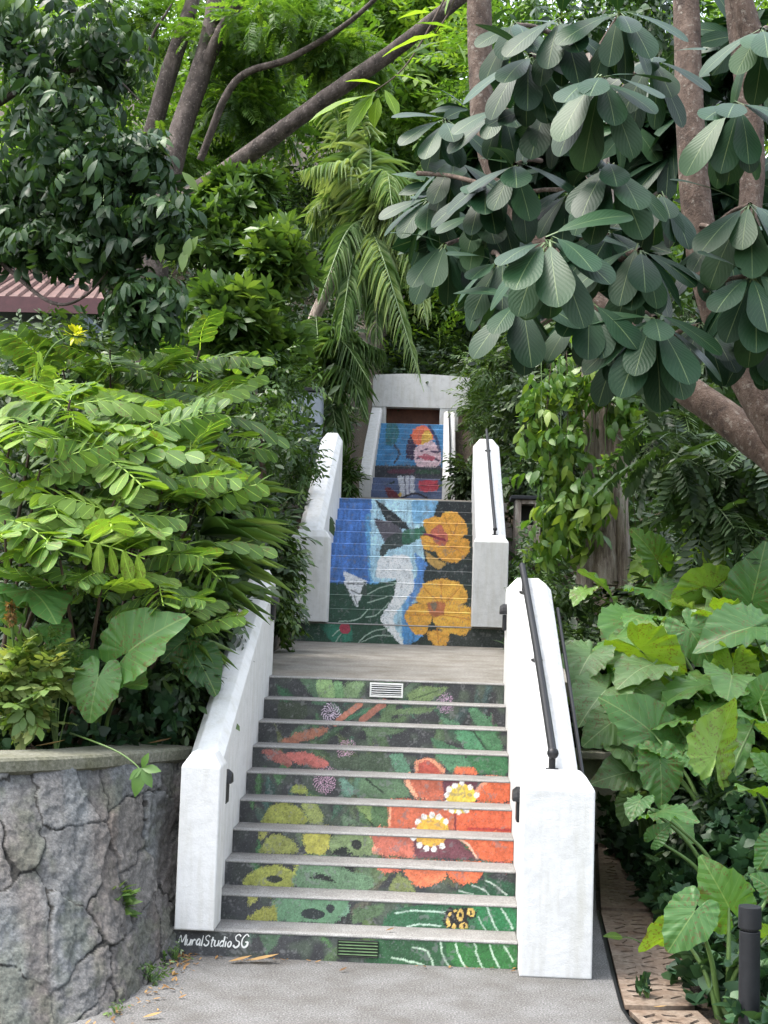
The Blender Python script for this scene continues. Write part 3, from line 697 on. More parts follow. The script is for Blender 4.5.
def step(parent, fl, y0, y1, za, zb, x0, x1, base, cell=.005, nose=NOSE, tread=AGG, name='step', painted=False):
    """one step: painted riser, worn nosing and aggregate tread in one mesh"""
    lip = .014
    nx = max(2, int((x1-x0)/cell)); nz = max(3, int((zb-lip-za)/cell))
    X, Zz = np.meshgrid(np.linspace(x0, x1, nx), np.linspace(za, zb-lip, nz))
    V = np.stack([X.ravel(), np.full(X.size, y0), Zz.ravel()], 1)
    i = np.arange(nz-1)[:, None]*nx+np.arange(nx-1)[None]
    Q = np.stack([i, i+1, i+nx+1, i+nx], -1).reshape(-1, 4)
    Cc = paint(fl, V[:, [0, 2]], base)
    mi = np.zeros(len(Q), int)
    # nosing: a chamfered, slightly uneven edge, then the tread and the sides
    g = np.random.default_rng(int(y0*1000)+fl)
    k = 120; xs = np.linspace(x0, x1, k); wob = value_noise(np.stack([xs*1., xs*0+y0], 1), .05, 77)*.006
    prof = [(-.001, -lip), (-.007, -lip+.001), (-.008, -.005), (.002, 0.), (.035, 0.), (y1-y0, 0.)]
    nv = len(V); rows = []
    for j, (dy, dz) in enumerate(prof):
        e = wob if j in (1, 2) else 0*wob
        rows.append(np.stack([xs, y0+dy+e, zb+dz-(e*.5 if j == 2 else 0*e)], 1))
    Vn = np.vstack(rows); Qn = []; mn = []
    Cn = np.clip(np.tile(paint(fl, np.stack([xs, 0*xs+zb-lip], 1), base), (len(prof), 1))*1.1+.05, 0, .9) if painted else np.full((len(Vn), 3), .3)
    for j in range(len(prof)-1):
        a = nv+j*k+np.arange(k-1); Qn.append(np.stack([a, a+1, a+k+1, a+k], 1)); mn += [(0 if painted else 1) if j < 4 else 2]*(k-1)
    sv_ = np.array([(x0, y0, za), (x0, y1, za), (x0, y1, zb), (x0, y0, zb), (x1, y0, za), (x1, y1, za), (x1, y1, zb), (x1, y0, zb)])
    b0 = nv+len(Vn); Qs = np.array([(0, 3, 2, 1), (4, 5, 6, 7)])+b0
    me = np_mesh(name, np.vstack([V, Vn, sv_]), np.vstack([Q]+Qn+[Qs]), [MURALM, nose, tread], False, None, None,
                 np.vstack([Cc, Cn, np.full((8, 3), .3)]), np.concatenate([mi, mn, [2, 2]]))
    return link(name, me, parent)

T1, H1, W1 = .2756, .16, 1.905
fl1 = thing('staircase', 'lowest flight of ten steps painted with red-orange flowers and monstera leaves', 'staircase', (.95, 0, 0))
steps1 = []
for n in range(10):
    steps1.append(step(fl1, 1, n*T1, (n+1)*T1 if n < 9 else 9*T1+.12, n*H1, (n+1)*H1, -.235 if n == 0 else .0, W1 if n else 1.892, (58, 59, 61)))
# the signature on the lowest riser
def lettering(text, x, z, y, size, parent, m, shear=.18):
    cu = bpy.data.curves.new('lettering', 'FONT'); cu.body = text; cu.size = size; cu.extrude = .0012; cu.shear = shear; cu.offset = .0006
    cu.space_character = .92
    o = bpy.data.objects.new('tmp', cu); COL.objects.link(o)
    dg = bpy.context.evaluated_depsgraph_get(); me = bpy.data.meshes.new_from_object(o.evaluated_get(dg)); bpy.data.objects.remove(o)
    P = np.zeros(len(me.vertices)*3, np.float32); me.vertices.foreach_get('co', P); P = P.reshape(-1, 3)
    g = np.random.default_rng(4)
    px = P[:, 0]*.92; ph = px/size
    pz = P[:, 1]*(1.18+.16*np.sin(ph*5.1))+.06*size*np.sin(ph*3.3)      # brush-lettered, so uneven
    Q = np.stack([x+px+.02*size*np.sin(P[:, 1]*40), y-.0015-P[:, 2], z+pz], 1).astype(np.float32)
    me.vertices.foreach_set('co', Q.ravel()); me.materials.clear(); me.materials.append(m); me.update()
    return link('lettering', me, parent)
GLYPHS = {'M': (.9, [[(0, 0), (.12, 1), (.42, .3), (.72, 1.05), (.85, 0)]]), 'u': (.55, [[(0, .6), (.05, .08), (.25, .02), (.42, .25), (.44, .6)], [(.44, .6), (.47, .0)]]),
 'r': (.42, [[(0, .58), (.04, 0)], [(.03, .35), (.2, .58), (.36, .5)]]), 'a': (.52, [[(.40, .52), (.2, .6), (.02, .3), (.15, .02), (.38, .2), (.41, .56)], [(.41, .56), (.46, 0)]]),
 'l': (.24, [[(.06, 1.05), (.08, .0)]]), 'S': (.66, [[(.55, .86), (.34, 1.02), (.08, .84), (.2, .56), (.5, .42), (.52, .14), (.26, -.02), (0, .16)]]),
 't': (.42, [[(.18, .95), (.18, .1), (.34, .0)], [(0, .62), (.36, .66)]]), 'd': (.54, [[(.40, .5), (.2, .58), (.02, .3), (.15, .02), (.40, .2)], [(.42, 1.05), (.45, 0)]]),
 'i': (.24, [[(.06, .58), (.09, 0)], [(.07, .80), (.09, .86)]]), 'o': (.5, [[(.2, .58), (.02, .32), (.14, .02), (.36, .1), (.38, .42), (.2, .58)]]),
 'G': (.72, [[(.58, .84), (.34, 1.02), (.04, .66), (.06, .22), (.32, -.02), (.58, .14), (.58, .44)], [(.58, .44), (.34, .44)]])}
def brush_lettering(text, x, z, y, size, parent, m):
    """hand-painted letters: flat brush strokes lying on the riser"""
    B = Bag(); g = np.random.default_rng(4)
    for ch in text:
        adv, strokes = GLYPHS[ch]
        for st in strokes:
            P = np.array(st)*np.array([size*.86, size])+np.array([x, z+g.normal()*.002]); P[:, 0] += .20*(P[:, 1]-z)
            P = spline(P, 5*len(P)); t_ = np.gradient(P, axis=0); t_ /= np.linalg.norm(t_, axis=1)[:, None]+1e-9
            nn = np.stack([-t_[:, 1], t_[:, 0]], 1)*(size*.062*(1+.3*np.sin(np.linspace(0, 5, len(P))+g.uniform(0, 6))))[:, None]
            E_ = np.concatenate([P+nn, P-nn]); n_ = len(P); i = np.arange(n_-1)
            B.add(np.stack([E_[:, 0], np.full(2*n_, y-.0022-.0002*g.random()), E_[:, 1]], 1), np.stack([i, i+1, i+1+n_, i+n_], 1))
        x += adv*size*.86+.004
    return B.build('lettering', m, parent, False)
brush_lettering('MuralStudio', -.190, .058, 0, .061, steps1[0], SLATW)
brush_lettering('SG', .150, .060, 0, .076, steps1[0], SLATW)
def vent(parent, xc, zc, y, ww, hh, frame_m, slat_m, slats=5, name='vent_grille', rim=.014):
    bm = bmesh.new()
    if rim:
        for (a, b_, c, d) in ((-ww/2, ww/2, hh/2-rim, hh/2), (-ww/2, ww/2, -hh/2, -hh/2+rim), (-ww/2, -ww/2+rim, -hh/2+rim, hh/2-rim), (ww/2-rim, ww/2, -hh/2+rim, hh/2-rim)):
            box(bm, xc+a, xc+b_, y-.012, y-.001, zc+c, zc+d)
    fr = bm_obj(name, bm, frame_m, parent, bevel=.002, seg=1) if rim else None
    bm = bmesh.new(); box(bm, xc-ww/2+rim, xc+ww/2-rim, y-.0035, y-.0012, zc-hh/2+rim, zc+hh/2-rim)
    back = bm_obj('vent_back' if rim else name, bm, BLACK, fr or parent)
    fr = fr or back
    for i in range(slats):
        bm = bmesh.new(); z = zc-hh/2+rim+(i+.5)*(hh-2*rim)/slats; t_ = (hh-2*rim)/slats*.15
        vs = [(y-.010, z-t_*1.2), (y-.004, z+t_*.8), (y-.004, z+t_*1.6), (y-.0115, z-t_*.4)]
        x0, x1 = xc-ww/2+rim, xc+ww/2-rim
        loft(bm, [[(xx, a, b_) for a, b_ in vs] for xx in (x0, x1)])
        bm_obj('vent_slat', bm, slat_m if not callable(slat_m) else slat_m(i), fr)
    return fr
vent(steps1[9], .955, 1.517, 9*T1, .27, .115, SLATW, SLATW, 5)
PAINTED_SLAT = plain('painted_slat', (.10, .17, .075), .6, 0, .3, 12)
vent(steps1[0], .92, .083, 0, .25, .10, BLACK, PAINTED_SLAT, 5, rim=.004)

Y2, T2 = 7.4, .275
fl2 = thing('staircase', 'middle flight of steps painted with a hummingbird and two yellow hibiscus', 'staircase', (.9, Y2, 1.78))
step(fl2, 2, Y2, Y2+T2, 1.78, 2.02, -.75, 2.3, (50, 62, 54), .007)
NOSE2 = speckled('painted_nosing', [(.3, (.16, .18, .19)), (.5, (.26, .29, .30)), (.7, (.40, .42, .42))], 100, .9, .4, .003)
for k in range(1, 11):
    step(fl2, 2, Y2+T2*k, Y2+T2*(k+1) if k < 10 else Y2+T2*k+.12, 2.02+.1745*(k-1), 2.02+.1745*k, -.1, 1.86, (50, 62, 54), .007, NOSE2, painted=True)
fl3 = thing('staircase', 'topmost narrow flight of steps painted with a parrot under the gateway', 'staircase', (.65, 19, 4.6))
for k in range(3):
    step(fl3, 3, 19+.28*k, 19+.28*(k+1) if k < 2 else 20.3, 4.6+.16*k, 4.76+.16*k, -.1, 1.4, (82, 100, 140), .016, NOSE2, painted=True)
step(fl3, 3, 20.3, 20.575, 5.08, 5.42, -.1, 1.4, (56, 60, 72), .016, NOSE2, painted=True)
for k in range(1, 9):
    step(fl3, 3, 20.3+.275*k, 20.3+.275*(k+1) if k < 8 else 22.85, 5.42+.16*(k-1), 5.42+.16*k, -.1, 1.4, (58, 138, 196), .016, NOSE2, painted=True)

# ------------------------------------------------------------------ ground, path and landings
WALL_TOP = [(-.30, .62), (-.36, .46), (-.56, .08), (-.77, -.32), (-1.16, -.70), (-1.9, -1.12), (-3.2, -1.6), (-6, -2.3), (-10, -3)]
WALL_BASE = [(-.215, .05), (-.215, -.12), (-.235, -.6), (-.30, -1.15), (-.62, -1.66), (-1.45, -2.1), (-2.9, -2.55), (-5.8, -3.2), (-9.9, -3.9)]
def sstep(a, b, x): t_ = np.clip((x-a)/(b-a), 0, 1); return t_*t_*(3-2*t_)
def H(x, y):
    """height of the hillside"""
    x = np.asarray(x, float); y = np.asarray(y, float)
    pl = np.interp(x, [p[0] for p in WALL_TOP[::-1]], [p[1] for p in WALL_TOP[::-1]])
    inside = (y > pl+.15) & (x < -.34)
    zl = 1.12+np.maximum(0, y-1.2)*.30+np.maximum(0, y-10)*.12+np.maximum(0, y-24)*.15+.04*np.clip(-x-2, 0, 20)*np.clip(y/10, 0, 1)
    zl = np.where(inside, zl, -.06)
    zr0 = np.where(y > 4.95, .72+np.maximum(0, y-5)*.42, -.05)
    zr1 = -.02+np.clip(y+.4, 0, 40)*.30+np.clip(x-3.15, 0, 8)*.16+np.maximum(0, y-12)*.1+np.maximum(0, y-24)*.15
    k = sstep(3.1, 3.5, x+.25*np.minimum(y, 0))
    zr = zr0*(1-k)+np.maximum(zr1, zr0)*k
    c_ = np.interp(y, [-20, 0, .01, 2.5, 2.6, 7.3, 7.4, 10.2, 10.5, 18.9, 19, 22.9, 23], [-.06, -.06, -.2, 1.2, 1.4, 1.55, 1.6, 3.4, 3.5, 4.35, 4.4, 6.4, 6.6])+np.maximum(0, y-23)*.4
    cor = (x > -.34) & (x < 2.38)
    z = np.where(x < .9, np.where(cor, c_, zl), np.where(cor, c_, zr))
    # above the middle landing the banks stand close to the stairs
    return z
xs = np.unique(np.concatenate([np.arange(-45, -4, 1.), np.arange(-4, 6, .2), np.arange(6, 46, 1.)])); xs = np.sort(np.append(xs, [-.345, -.335, 2.375, 2.385]))
ys = np.unique(np.concatenate([np.arange(-24, -4, 1.), np.arange(-4, 12, .2), np.arange(12, 70, 1.)])); ys = np.sort(np.append(ys, [4.93, 4.96, 22.99]))
GX, GY = np.meshgrid(xs, ys); GZ = H(GX, GY)
rough = (value_noise(np.stack([GX.ravel(), GY.ravel()], 1), .7, 31).reshape(GX.shape)-.5)*.14
GZ = GZ+np.where((GX > -.36) & (GX < 3.2) | (GZ < 0), 0, rough)
i = np.arange(len(ys)-1)[:, None]*len(xs)+np.arange(len(xs)-1)[None]
Qg = np.stack([i, i+1, i+len(xs)+1, i+len(xs)], -1).reshape(-1, 4)
tag(link('ground', np_mesh('ground', np.stack([GX, GY, GZ], -1).reshape(-1, 3), Qg, SOIL)), kind='structure')

def sheet(name, pts, z, m, th=.05):
    bm = bmesh.new(); lo = [bm.verts.new((x, y, z-th)) for x, y in pts]; hi = [bm.verts.new((x, y, z)) for x, y in pts]
    bm.faces.new(hi); bm.faces.new(lo[::-1])
    for a in range(len(pts)):
        b_ = (a+1) % len(pts); bm.faces.new((lo[a], lo[b_], hi[b_], hi[a]))
    return tag(bm_obj(name, bm, m), kind='structure')
base_pts = [tuple(p) for p in spline(WALL_BASE, 30)]
sheet('path', [(2.475, .06)]+[(2.448, -.3), (2.422, -.72), (2.434, -.95), (2.63, -2.0), (2.9, -3.2), (3.6, -6), (4.4, -16), (-10, -16)]+[(x-.06, y-.02) for x, y in base_pts[::-1]]+[(-.215, .0), (1.88, .0), (1.88, .061)], 0, PATHM)
def slab_sloped(name, x0, x1, y0, y1, z0, z1, m, th=.12):
    bm = bmesh.new()
    v = [bm.verts.new(p) for p in ((x0,y0,z0-th),(x1,y0,z0-th),(x1,y1,z1-th),(x0,y1,z1-th),(x0,y0,z0),(x1,y0,z0),(x1,y1,z1),(x0,y1,z1))]
    for f in ((0,3,2,1),(4,5,6,7),(0,1,5,4),(1,2,6,5),(2,3,7,6),(3,0,4,7)): bm.faces.new([v[i] for i in f])
    return tag(bm_obj(name, bm, m), kind='structure')
slab_sloped('landing', -.32, 2.37, 9*T1+.122, 2.9, 1.6, 1.612, LANDM)
slab_sloped('landing_upper_part', -.95, 2.6, 2.902, Y2-.001, 1.612, 1.79, LANDM)
slab_sloped('upper_path', -.4, 2.3, Y2+T2*10+.122, 18.995, 3.765, 4.6, LANDM)

# ------------------------------------------------------------------ white stair walls
def stair_wall(label, x0, x1, ya, za, yb, zb, low, pier, group, cham=.07, inner=1, tail=0.):
    """sloped parapet with a chamfered top and a pier at its foot; pier = (x0, x1, y0, y1, z0, ztop)"""
    t = thing('stair_wall', label, 'wall', ((x0+x1)/2, ya, low), group)
    bm = bmesh.new()
    def ring(y, z, lo):
        c = cham
        return [(x0, y, lo), (x0, y, z-c*1.1), (x0+c, y, z), (x1-c, y, z), (x1, y, z-c*1.1), (x1, y, lo)]
    sl = (zb-za)/(yb-ya)
    rings = [ring(ya, za, low)]; c_end = min(cham+.085, .26*(x1-x0))
    for k in range(1, 7):
        y = ya+(yb-ya)*k/6; rings.append(ring(y, za+(zb-za)*k/6, low+(min(zb-1., za+(zb-za)*k/6-1.)-low if False else 0)))
    e_ = yb+.12; c2 = c_end; rings.append([(x0, e_, low), (x0, e_, zb-c2*.9), (x0+c2, e_, zb+.05), (x1-c2, e_, zb+.05), (x1, e_, zb-c2*.9), (x1, e_, low)])
    loft(bm, rings)
    bm_obj('wall_body', bm, WHITE, t, bevel=.008, seg=2)
    px0, px1, py0, py1, pz0, pz1 = pier
    bm = bmesh.new(); c = .055
    def rr(z, i): return [(px0+i, py0+i, z), (px1-i, py0+i, z), (px1-i, py1, z), (px0+i, py1, z)]
    loft(bm, [rr(pz0, 0), rr((pz0+pz1)/2, 0), rr(pz1-.085, 0), rr(pz1, c)])
    o = bm_obj('pier', bm, WHITE, t, bevel=.011, seg=3)
    return t
G_SW = 'white parapet walls beside the painted stairs'
sw_l1 = stair_wall('white parapet wall left of the lowest flight, its pier against the stone wall', -.222, -.002, .16, 1.15, 2.55, 2.42, -.05, (-.207, .038, -.058, .20, .161, 1.235), G_SW, .05)
sw_r1 = stair_wall('white parapet wall right of the lowest flight, with a full height front pier', 1.908, 2.272, .10, 1.10, 2.55, 2.42, -.05, (1.895, 2.325, -.165, .17, 0, 1.19), G_SW, .045)
sw_l2 = stair_wall('white parapet wall left of the hummingbird flight, half covered by strap leaves', -.375, -.068, Y2+.1, 3.05, Y2+2.9, 4.68, 1.6, (-.41, .045, Y2-.1, Y2+.24, 2.025, 3.12), G_SW)
sw_r2 = stair_wall('white parapet wall right of the hummingbird flight with a black rail on top', 1.803, 2.172, Y2+.1, 3.0, Y2+2.9, 4.65, 1.6, (1.765, 2.18, Y2-.1, Y2+.24, 2.025, 3.12), G_SW)
def plain_wall(label, x0, x1, pts, low):
    t = thing('stair_wall', label, 'wall', ((x0+x1)/2, pts[0][0], low), G_SW)
    bm = bmesh.new(); c = .045
    loft(bm, [[(x0, y, low), (x0, y, z-c), (x0+c, y, z), (x1-c, y, z), (x1, y, z-c), (x1, y, low)] for y, z in pts])
    bm_obj('wall_body', bm, WHITE, t, bevel=.006, seg=1); return t
plain_wall('slim white parapet left of the parrot flight', -.43, -.085, [(18.95, 4.62+.0), (18.96, 5.05), (20.6, 6.0), (23.0, 7.15)], 3.6)
plain_wall('slim white parapet right of the parrot flight, crossed by a thin black rail', 1.402, 1.67, [(18.95, 4.62), (18.96, 5.05), (20.6, 6.0), (23.0, 7.1)], 3.6)
gate = thing('gateway', 'white gateway wall with curved top and brown recess at the head of the stairs', 'gateway', (.6, 23.2, 6.6))
bm = bmesh.new()
top = [(x, 7.62+.30+.09*math.cos((x-.75)/1.0)) for x in np.linspace(-.42, 2.05, 14)]
pr = [(-.42, 7.19), (2.05, 7.19)]
loft(bm, [[(pr[0][0], y, pr[0][1]), (pr[1][0], y, pr[1][1])]+[(x, y, z) for x, z in top[::-1]] for y in (23.05, 23.5)])
bm_obj('parapet', bm, WHITE, gate)
for x0, x1 in ((-.42, -.0), (1.30, 1.75)):
    bm = bmesh.new(); box(bm, x0, x1, 23.06, 23.48, 6.4, 7.188); bm_obj('post', bm, WHITE, gate, bevel=.01)
bm = bmesh.new(); box(bm, -.0, 1.30, 23.35, 23.42, 6.5, 7.188); bm_obj('recess_panel', bm, WOODB, gate)
bm = bmesh.new(); box(bm, -.75, -.422, 23.0, 23.3, 6.4, 7.35); bm_obj('side_block', bm, WHITE, gate, bevel=.015)

# ------------------------------------------------------------------ handrails and step lights
def rail(label, pts, posts, r=.021, group='black handrails on the parapets'):
    t = thing('handrail', label, 'handrail', pts[0], group)
    B = Bag(); B.tube(pts, [r, r], 12, n=24)
    B.build('bar', BLACK, t)
    for (x, y, z0, z1) in posts:
        B = Bag(); B.tube([(x, y, z0), (x, y, (z0+z1)/2), (x, y, z1)], [r*.8, r*.8], 10, n=6); B.build('bracket', BLACK, t)
        bm = bmesh.new(); bmesh.ops.create_cone(bm, cap_ends=True, segments=16, radius1=.045, radius2=.04, depth=.012, matrix=Matrix.Translation((x, y, z0+.006)))
        bm_obj('base_plate', bm, BLACK, t)
    bm = bmesh.new(); bmesh.ops.create_uvsphere(bm, u_segments=12, v_segments=8, radius=r*1.35, matrix=Matrix.Translation(pts[0])); bm_obj('end_knob', bm, BLACK, t, smooth=True)
    return t
def wall_z(y, ya, za, yb, zb): return za+(zb-za)*(y-ya)/(yb-ya)
z1 = lambda y: wall_z(y, .10, 1.10, 2.62, 2.46)
rail('black round handrail along the front right parapet, ending in a knob above the pier', [(2.10, .22, z1(.22)+.12), (2.08, 1.4, z1(1.4)+.085), (2.04, 2.68, z1(2.62)+.11)], [(2.10, .26, z1(.26)-.01, z1(.26)+.10), (2.082, 1.45, z1(1.45), z1(1.45)+.07), (2.045, 2.4, z1(2.4), z1(2.4)+.08)], .028)
z2 = lambda y: wall_z(y, Y2+.1, 3.0, Y2+2.9, 4.65)
rail('black handrail on the parapet beside the hummingbird flight', [(2.03, Y2+.3, z2(Y2+.3)+.10), (2.01, Y2+1.6, z2(Y2+1.6)+.10), (1.99, Y2+3.0, z2(Y2+2.9)+.18)], [(2.03, Y2+.36, z2(Y2+.36)-.01, z2(Y2+.36)+.09), (2.0, Y2+2.6, z2(Y2+2.6), z2(Y2+2.6)+.1)])
rail('thin black handrail on the parapet of the parrot flight', [(1.56, 19.0, 5.15), (1.55, 20.6, 6.08), (1.52, 22.9, 7.1)], [(1.56, 19.1, 5.1, 5.2), (1.53, 22.4, 6.8, 6.92)], .02)
# a slim second rail runs outside the front right wall
rail('slim dark rail running along the garden side of the front right parapet', [(2.315, .25, 1.02), (2.315, 1.3, 1.62), (2.315, 2.4, 2.22)], [], .014)
def step_light(label, x, y, z, side):
    t = thing('step_light', label, 'light fitting', (x, y, z), 'hooded black step lights on the inner faces of the walls')
    bm = bmesh.new(); n = 10; Rr = .075
    prof = [(math.cos(a)*Rr, math.sin(a)*Rr*1.15) for a in np.linspace(0, PI, n)]
    loft(bm, [[(x+side*d, y+u*s, z+v*s-.01) for u, v in prof] for d, s in ((.0, 1.), (.03, 1.), (.055, .75))])
    bm_obj('hood', bm, BLACK, t, smooth=False)
    bm = bmesh.new(); box(bm, x+side*.001, x+side*.03, y-.06, y+.06, z-.14, z-.012); bm_obj('lamp_body', bm, DARKGREY, t, bevel=.008)
    return t
step_light('black hooded light on the left parapet beside the lowest flight', .0, .33, 1.02, 1)
step_light('black hooded light on the right parapet beside the orange flower', 1.908, .24, .99, -1)
step_light('black hooded light near the upper end of the lower left parapet', .0, 2.45, 2.19, 1)
step_light('black hooded light near the upper end of the lower right parapet', 1.908, 2.45, 2.17, -1)
step_light('black hooded light beside the blue painted steps', -.103, Y2+.36, 2.95, 1)

# ------------------------------------------------------------------ stone retaining wall
def stone_wall():
    t = thing('retaining_wall', 'curved grey rubble stone retaining wall with a concrete coping', 'wall', (-1.2, -1.2, 0))
    nu, nv = 700, 190
    Tp = spline(WALL_TOP, nu); Bp = spline(WALL_BASE, nu)
    zt = 1.125+np.clip(np.cumsum(np.r_[0, np.linalg.norm(np.diff(Tp, axis=0), axis=1)]), 0, 1.4)*.02
    # resample by length so that stones keep their size
    L_ = np.r_[0, np.cumsum(np.linalg.norm(np.diff((Tp+Bp)/2, axis=0), axis=1))]; Lmax = 4.6
    ss = np.linspace(0, Lmax, nu); f = lambda A: np.stack([np.interp(ss, L_, A[:, k]) for k in range(2)], 1)
    Tp, Bp = f(Tp), f(Bp); zt = np.interp(ss, L_, zt)
    vv = np.linspace(0, 1, nv)
    P2 = np.stack(np.meshgrid(ss, vv*1.5), -1).reshape(-1, 2)
    g = np.random.default_rng(12)
    cellx, cellz = .34, .36
    gx, gz = np.meshgrid(np.arange(-2, int(Lmax/cellx)+3), np.arange(-2, int(1.5/cellz)+3))
    seeds = np.stack([(gx+.5*(gz % 2)).ravel()*cellx, gz.ravel()*cellz], 1)+g.uniform(-.17, .17, (gx.size, 2)); seeds = seeds[g.random(len(seeds)) > .12]
    warp = np.stack([value_noise(P2, .12, 41)-.5, value_noise(P2, .12, 42)-.5], 1)*.07+np.stack([value_noise(P2, .04, 43)-.5, value_noise(P2, .04, 44)-.5], 1)*.025
    Q2 = P2+warp
    D = ((Q2[:, None, :]-seeds[None])**2*np.array([1.25, .85])).sum(-1)
    o2 = np.argpartition(D, 1, axis=1)[:, :2]; dd = np.take_along_axis(D, o2, 1); sw = dd[:, 0] > dd[:, 1]
    a = np.where(sw, o2[:, 1], o2[:, 0]); d1 = np.sqrt(dd.min(1)); d2 = np.sqrt(dd.max(1))
    edge = d2-d1
    face = 1-np.exp(-edge/.007)
    tilt = g.normal(size=(len(seeds), 2))*.05; off = g.uniform(-.004, .010, len(seeds))
    rel = Q2-seeds[a]
    h = face*(.014+off[a]+(tilt[a]*rel).sum(1))
    h += (value_noise(P2, .13, 51)-.5)*.030*face+(value_noise(P2, .05, 52)-.5)*.020+(value_noise(P2, .02, 53)-.5)*.010
    tone = g.uniform(.70, 1.12, len(seeds)); warm = g.uniform(0, 1, len(seeds))**4
    cb = np.array([.112, .118, .122])[None]*tone[a][:, None]
    cb = cb*(1-.55*warm[a][:, None])+np.array([.15, .115, .09])[None]*.55*warm[a][:, None]
    stain = np.clip((value_noise(P2*np.array([1, .25]), .13, 61)-.52)*3, 0, 1)[:, None]
    cb = cb*(1-.35*stain)+np.array([.11, .075, .055])*.35*stain
    moss = np.clip((value_noise(P2, .22, 62)*.6+value_noise(P2, .05, 66)*.4-.50)*5, 0, 1)[:, None]
    cb = cb*(1-.35*moss)+np.array([.07, .082, .045])*.35*moss
    crack = (edge < .004+.010*value_noise(P2, .07, 63))[:, None]
    pale = (value_noise(P2, .3, 64) > .56)[:, None]
    cb = np.where(crack, np.where(pale, cb*.55, np.array([.018, .017, .015])), cb)
    cb = cb*(.72+.56*value_noise(P2, .02, 65))[:, None]
    B3 = np.concatenate([Bp, np.full((nu, 1), -.08)], 1); T3 = np.concatenate([Tp, zt[:, None]], 1)
    tn = np.gradient((Tp+Bp)/2, axis=0); tn /= np.linalg.norm(tn, axis=1)[:, None]
    nrm = np.stack([-tn[:, 1], tn[:, 0], np.full(nu, 0.)], 1)      # faces the path
    if nrm[nu//2] @ np.array([.5, -1, 0]) < 0: nrm = -nrm
    nrm[:, 2] = .25
    e = vv[:, None, None]**1.15
    V = (B3[None]*(1-e)+T3[None]*e).reshape(-1, 3)+np.tile(nrm, (nv, 1))*h[:, None]
    i = np.arange(nv-1)[:, None]*nu+np.arange(nu-1)[None]
    Q = np.stack([i, i+nu, i+nu+1, i+1], -1).reshape(-1, 4)
    m, n, b, o = mat('rubble_stone')
    at_ = node(n, 'ShaderNodeAttribute', attribute_name='col')
    c = mixc(n, 1., at_.outputs['Color'], ramp(n, noise(n, 70, 5, .75), [(.25, (.42, .42, .42)), (.5, (1, 1, 1)), (.75, (1.75, 1.75, 1.73))]), 'MULTIPLY')
    n.links.new(c, b.inputs['Base Color']); b.inputs['Roughness'].default_value = .92
    bump(n, b, noise(n, 55, 6, .7), .9, .015)
    link('stone_face', np_mesh('stone_face', V, Q, m, True, None, None, cb), t)
    # coping: a smooth concrete band with a slight overhang
    k = 60; sel = np.linspace(0, nu-1, k).astype(int)
    bm = bmesh.new(); rings = []
    for q in sel:
        p = Tp[q]; nn = nrm[q][:2]; z0 = zt[q]; out_, in_ = p+nn*.045, p-nn*.34
        rings.append([(*out_, z0+.002), (*out_, z0+.062), (*(p+nn*.03), z0+.078), (*in_, z0+.085), (*in_, z0-.1), (*p, z0-.03)])
    loft(bm, rings); bm_obj('coping', bm, COPM, t)
    return t
stone_wall()

# ------------------------------------------------------------------ concrete wall behind the grates, dark box wall, bollard
t = thing('concrete_wall', 'low pale concrete wall half hidden behind the elephant ears', 'wall', (3., 4.95, 0))
bm = bmesh.new(); box(bm, 2.39, 3.75, 4.86, 5.1, -.04, .78); bm_obj('wall_body', bm, CONC, t, bevel=.015)
bm = bmesh.new(); box(bm, 2.385, 3.8, 4.80, 5.16, .782, .86); bm_obj('ledge', bm, CONC, t, bevel=.012)
t = thing('garden_block', 'weathered brown concrete block with a dark opening beside the middle flight', 'block', (2.75, 9.2, 2.3))
p0, p1 = at(514, 560, 9.2), at(541, 500, 9.2)
for (a, b_, c, d) in ((p0[0], p0[0]+.08, p0[2]-.6, p1[2]), (p1[0]-.08, p1[0], p0[2]-.6, p1[2]), (p0[0]+.08, p1[0]-.08, p0[2]-.6, p1[2]-.34), (p0[0]+.08, p1[0]-.08, p1[2]-.06, p1[2])):
    bm = bmesh.new(); box(bm, a, b_, 9.2, 9.6, c, d); bm_obj('block_side', bm, BARK_GREY, t, bevel=.01)
bm = bmesh.new(); box(bm, p0[0]+.08, p1[0]-.08, 9.5, 9.6, p1[2]-.34, p1[2]-.06); bm_obj('opening_back', bm, BLACK, t)
bm = bmesh.new(); box(bm, p0[0]-.06, p1[0]+.05, 9.15, 9.65, p1[2]+.002, p1[2]+.05); bm_obj('cap_slab', bm, DARKGREY, t, bevel=.008)

pb = at(749, 1010, -1.42); zt = at(750, 906, -1.42)[2]; zc = at(750, 928, -1.42)[2]
t = thing('bollard', 'dark grey round bollard light standing in the ivy', 'bollard', (pb[0], -1.42, 0))
for nm, r0, r1, z0, z1_ in (('post', .052, .052, -.05, zc-.012), ('lamp_lens', .043, .043, zc-.0115, zc+.0), ('cap', .058, .056, zc+.0005, zt)):
    bm = bmesh.new(); bmesh.ops.create_cone(bm, cap_ends=True, segments=28, radius1=r0, radius2=r1, depth=z1_-z0, matrix=Matrix.Translation((pb[0], -1.42, (z0+z1_)/2)))
    bm_obj(nm, bm, DARKGREY if nm != 'lamp_lens' else BLACK, t, bevel=.004)

